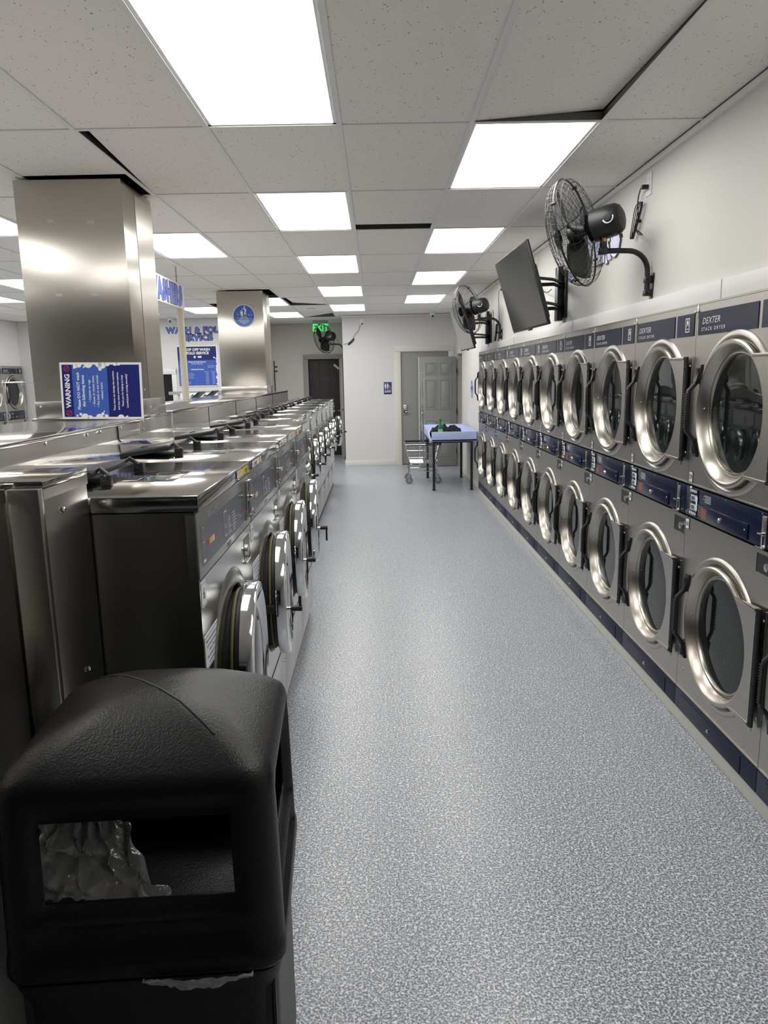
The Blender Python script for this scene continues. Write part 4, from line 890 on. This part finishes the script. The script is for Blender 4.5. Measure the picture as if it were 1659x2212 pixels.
# black clothes
bm=bmesh.new(); bmesh.ops.create_grid(bm,x_segments=46,y_segments=30,size=.5)
from mathutils import noise
for v in bm.verts:
    x,y=v.co.x,v.co.y; r=max(0,1-(abs(x*2)**2.6+abs(y*2)**2.6)); n=noise.fractal(V((x*5,y*5,2)),1,2,3); n2=abs(noise.noise(V((x*9+4,y*5,7))))
    v.co=V((x*.50*(1+.12*n),y*.40*(1+.1*n),(.004+(.135+.06*n+.04*n2)*r**.4 if r>0 else .004)))
me=bpy.data.meshes.new('black_clothing'); bm.to_mesh(me); bm.free(); me.materials.append(cloth); me.polygons.foreach_set('use_smooth',[True]*len(me.polygons))
o=bpy.data.objects.new('black_clothing',me); COL.objects.link(o); o.location=(1.055,11.33,.790); md=o.modifiers.new('s','SOLIDIFY'); md.thickness=.004
tag(o,'rumpled black clothing lying on the pale blue table','clothing')
# ------------------------------------------------------------------ LAUNDRY CART
def make_cart():
    r=empty('laundry_cart'); tx,ty,bx,by=.285,.33,.215,.25; zt,zb=.640,.345
    b=MB(); 
    for q in((-tx,tx,-ty,-ty+.016),(-tx,tx,ty-.016,ty),(-tx,-tx+.016,-ty,ty),(tx-.016,tx,-ty,ty)): b.box(q[0],q[1],q[2],q[3],zt-.016,zt+.018,rubber,.005)
    b.build('rim_bumper',r)
    b=MB()
    def P(x,y,k): return ((bx+(tx-bx)*k)*x,(by+(ty-by)*k)*y,zb+(zt-zb)*k)
    for k,rr in((0,.005),(.28,.0045),(.68,.0045),(1,.005)): b.tube([P(-1,-1,k),P(1,-1,k),P(1,1,k),P(-1,1,k)],rr,chrome,6,closed=True)
    n=17
    for i in range(n):
        s=-1+2*i/(n-1)
        for sg in(-1,1): b.tube([P(s,sg,0),P(s,sg,1)],.0017,chrome,4); b.tube([P(sg,s,0),P(sg,s,1)],.0017,chrome,4)
        b.tube([(bx*s,-by,zb),(bx*s,by,zb)],.0024,chrome,4)
    for i in range(9): s=-1+2*i/8; b.tube([(-bx,by*s,zb),(bx,by*s,zb)],.0024,chrome,4)
    b.build('basket',r)
    b=MB()
    for sy in(-1,1): b.tube(smooth_path([(-bx-.005,sy*(by-.03),.115),(-bx-.01,sy*(by-.03),.24),(-bx+.03,sy*(by-.03),.325),(0,sy*(by-.03),.335),(bx-.03,sy*(by-.03),.325),(bx+.01,sy*(by-.03),.24),(bx+.005,sy*(by-.03),.115)],5),.010,chrome,8)
    for z in(.205,): b.tube([(-bx,-by+.03,z),(bx,-by+.03,z)],.009,chrome,8); b.tube([(-bx,by-.03,z),(bx,by-.03,z)],.009,chrome,8); b.tube([(-bx,-by+.03,z),(-bx,by-.03,z)],.007,chrome,8); b.tube([(bx,-by+.03,z),(bx,by-.03,z)],.007,chrome,8)
    b.build('frame',r)
    for sx in(-1,1):
        for sy in(-1,1):
            c=V((sx*(bx+.005)+.012*sx,sy*(by-.03),.058)); b=MB(); b.lathe([(.030,-.014),(.055,-.014),(.058,-.008),(.058,.008),(.055,.014),(.030,.014)],c,(0,1,0),tread,28); b.lathe([(.030,-.010),(.001,-.010)],c,(0,1,0),castal,20); b.lathe([(.030,.010),(.001,.010)],c,(0,1,0),castal,20)
            ca=b.build('caster_wheel',r)
            b=MB(); b.box(c.x-.018,c.x+.018,c.y-.022,c.y-.018,.05,.125,castal,.001); b.box(c.x-.018,c.x+.018,c.y+.018,c.y+.022,.05,.125,castal,.001); b.box(c.x-.02,c.x+.02,c.y-.024,c.y+.024,.122,.128,castal,.001); b.cyl((c.x,c.y-.025,.058),(c.x,c.y+.025,.058),.006,zinc,8); b.build('caster_fork',ca)
    b=MB()
    for s in(-1,1): b.tube([(0,s*.315,.34),(0,s*.315,1.25),(0,s*.315,1.72)],.0105,chrome,10); b.cyl((0,s*.315,1.18),(0,s*.315,1.21),.013,castal,10); b.lathe([(.010,0),(.017,.01),(.017,.022),(.001,.032)],(0,s*.315,1.745),(0,0,1),chrome,14); b.cyl((0,s*.315,1.69),(0,s*.315,1.735),.016,chrome,12)
    b.tube([(0,-.335,1.735),(0,.335,1.735)],.0105,chrome,10); b.build('hanging_rack',r)
    return r
cart=make_cart(); km=kmap_of(); cart.location=(.735,11.93,0); tag(cart,'chrome wire laundry cart with hanging rack, beside the pale blue table','laundry cart','chrome laundry carts')
c2_=copy_tree(cart,km); c2_.location=(-5.37,11.35,0); c2_.rotation_euler.z=R(82); tag(c2_,'chrome laundry cart whose rack shows at the left edge, the one further left','laundry cart','chrome laundry carts')
c3_=copy_tree(cart,km); c3_.location=(-5.38,11.98,0); c3_.rotation_euler.z=R(82); tag(c3_,'chrome laundry cart whose rack shows just left of the near column','laundry cart','chrome laundry carts')
# ------------------------------------------------------------------ TRASH BIN
def ringpts(a,bb,r,z,inset=None,T=(-1,-.93,-.82,-.5,0,.5,.82,.93),ns=5):
    pts=[]
    for k,(ax,sx) in enumerate(((0,1),(1,1),(0,-1),(1,-1))):
        # side k: 0 front(-Y) left->right ,1 right(+X) near->far, 2 back right->left, 3 left far->near
        la=(a-r) if k%2==0 else (bb-r)
        for t in T:
            if k==0: p=(t*la,-bb)
            elif k==1: p=(a,t*la)
            elif k==2: p=(-t*la,bb)
            else: p=(-a,-t*la)
            q=0
            if inset and abs(t)<.93: q=inset
            n=[(0,-1),(1,0),(0,1),(-1,0)][k]
            pts.append((p[0]-n[0]*q,p[1]-n[1]*q,z))
        cxy=[(a-r,-bb+r),(a-r,bb-r),(-a+r,bb-r),(-a+r,-bb+r)][k]; a0=[-90,0,90,180][k]
        for i in range(ns):
            t=R(a0+90*i/ns); pts.append((cxy[0]+r*math.cos(t),cxy[1]+r*math.sin(t),z))
    return pts
BX,BY=-.462,1.405
bn=empty('trash_bin',(BX,BY,0),R(3.2),'black square dome-top trash bin in the left foreground','trash bin')
def loft(levels,m,holes=None,cap=True):
    b=MB(); rings=[ringpts(*l) for l in levels]; n=len(rings[0]); vs=[p for r in rings for p in r]; fs=[]
    for j in range(len(rings)-1):
        for i in range(n):
            if holes and holes(j,i): continue
            fs.append((j*n+i,j*n+(i+1)%n,(j+1)*n+(i+1)%n,(j+1)*n+i))
    if cap: fs.append(tuple((len(rings)-1)*n+i for i in range(n)))
    b.add(vs,fs,m); return b
SA,SB=.256,.236
body=loft([(SA-.04,SB-.04,.04,.0),(SA-.03,SB-.03,.045,.03),(SA-.022,SB-.022,.045,.30),(SA-.016,SB-.016,.045,.60),(SA-.006,SB-.006,.045,.640),(SA-.004,SB-.004,.045,.652),(SA-.02,SB-.02,.045,.655)],binp,cap=True)
o=body.build('bin_body',bn); 
LV=[(SA,SB,.045,.660),(SA+.003,SB+.003,.045,.668),(SA+.002,SB+.002,.045,.690),(SA,SB,.045,.700,),(SA-.001,SB-.001,.045,.706,.010),(SA-.002,SB-.002,.045,.766,.012),(SA-.002,SB-.002,.045,.774,.002),(SA-.002,SB-.002,.045,.782,.016),(SA-.003,SB-.003,.045,.806,.018),(SA-.006,SB-.006,.045,.966,.018),(SA-.007,SB-.007,.045,.992,.014),(SA-.007,SB-.007,.047,1.012),(SA-.008,SB-.008,.05,1.022),(SA-.014,SB-.014,.052,1.040),(SA-.026,SB-.026,.055,1.053),(SA-.055,SB-.055,.05,1.074),(SA-.11,SB-.10,.05,1.104),(SA-.17,SB-.15,.03,1.128),(SA-.222,SB-.202,.012,1.136)]
NS=13
def hole(j,i):
    if j!=8: return False
    k=i//NS; t=i%NS
    return t in(2,3,4,5) and True
hd=loft(LV,binp,hole)
hood=hd.build('hood',bn,ang=60); md=hood.modifiers.new('s','SOLIDIFY'); md.thickness=.008; md.offset=-1
b=MB(); b.box(-SA+.03,SA-.03,-SB+.03,SB-.03,.10,.12,black); 
for q in((-SA+.022,-SA+.028,-SB+.03,SB-.03),(SA-.028,SA-.022,-SB+.03,SB-.03),(-SA+.03,SA-.03,SB-.028,SB-.022),(-SA+.03,SA-.03,-SB+.022,-SB+.028)): b.box(*q,.12,.80,black)
b.build('inner_can',bn)
# crease line on hood
from mathutils.bvhtree import BVHTree
bv=BVHTree.FromPolygons([V(v) for v in hd.v],hd.f)
cr=[]
for q in range(13):
    x_=-.15+.29*q/12; y_=.125-.275*q/12; h_=bv.ray_cast(V((x_,y_,2)),V((0,0,-1)))
    if h_[0] is not None: cr.append((x_,y_,h_[0].z+.0005))
b=MB(); b.tube(cr,.0024,rubber,6); b.build('hood_crease',bn)
# liner
bm=bmesh.new(); bmesh.ops.create_grid(bm,x_segments=40,y_segments=40,size=.5)
for v in bm.verts:
    s,t=v.co.x+.5,v.co.y+.5; n=noise.fractal(V((s*6,t*5,1)),1,2,2)+.5*abs(noise.noise(V((s*9,t*3,5)))); n2=noise.noise(V((s*14,t*5,3)))-.8*abs(noise.noise(V((s*8,t*5,8))))
    x=-.215+.27*s*(1-.72*t)+.012*n; y=-.19+.12*t+.03*n+.10*s*t; z=.800+.175*t*(1-.55*s)-.05*s*s*(1-t)+.014*n2
    v.co=V((x,y,z))
me=bpy.data.meshes.new('liner'); bm.to_mesh(me); bm.free(); me.materials.append(bag); me.polygons.foreach_set('use_smooth',[True]*len(me.polygons)); o=bpy.data.objects.new('bin_liner',me); COL.objects.link(o); o.parent=bn
bm=bmesh.new(); bmesh.ops.create_grid(bm,x_segments=24,y_segments=10,size=.5)
for v in bm.verts:
    s,t=v.co.x+.5,v.co.y+.5; n=noise.fractal(V((s*7,t*5,9)),1,2,3)
    v.co=V((.0+.20*s,-SB-.006-.010*t+.006*n,.664-.030*(1-t)*math.sin(PI*s)**.8+.004*n))
me=bpy.data.meshes.new('liner'); bm.to_mesh(me); bm.free(); me.materials.append(bag); me.polygons.foreach_set('use_smooth',[True]*len(me.polygons)); o=bpy.data.objects.new('bin_liner',me); COL.objects.link(o); o.parent=bn
# ------------------------------------------------------------------ camera
f_,p_,yaw,roll,hh=1580.56,.18532,-.00727,.01965,1.741
cp,sp=math.cos(p_),math.sin(p_)
Rz=Matrix(((math.cos(roll),-math.sin(roll),0),(math.sin(roll),math.cos(roll),0),(0,0,1)))
Rx=Matrix(((1,0,0),(0,cp,sp),(0,-sp,cp))); Ry=Matrix(((math.cos(yaw),0,math.sin(yaw)),(0,1,0),(-math.sin(yaw),0,math.cos(yaw))))
M=Rz@Rx@Ry  # rows: camera right, up, forward in (X,Z,Y)
rt=V((M[0][0],M[0][2],M[0][1])); up=V((M[1][0],M[1][2],M[1][1])); fw=V((M[2][0],M[2][2],M[2][1]))
cam=bpy.data.cameras.new('camera'); co=bpy.data.objects.new('camera',cam); COL.objects.link(co)
mw=Matrix((( rt.x,up.x,-fw.x,0),(rt.y,up.y,-fw.y,0),(rt.z,up.z,-fw.z,hh),(0,0,0,1))); co.matrix_world=mw
cam.sensor_fit='VERTICAL'; cam.sensor_height=36; cam.lens=36*f_/2212; cam.clip_start=.05; cam.clip_end=60
sc.camera=co
w=bpy.data.worlds.new('world'); sc.world=w; w.use_nodes=True; w.node_tree.nodes['Background'].inputs[0].default_value=(.5,.55,.6,1); w.node_tree.nodes['Background'].inputs[1].default_value=.05
sc.view_settings.view_transform='Standard'; sc.view_settings.look='None'; sc.view_settings.exposure=.2; sc.view_settings.gamma=1; sc.view_settings.use_curve_mapping=False
sc.cycles.max_bounces=8; sc.cycles.diffuse_bounces=4; sc.cycles.glossy_bounces=5; sc.cycles.transmission_bounces=6; sc.cycles.sample_clamp_indirect=6
sc.cycles.use_denoising=True
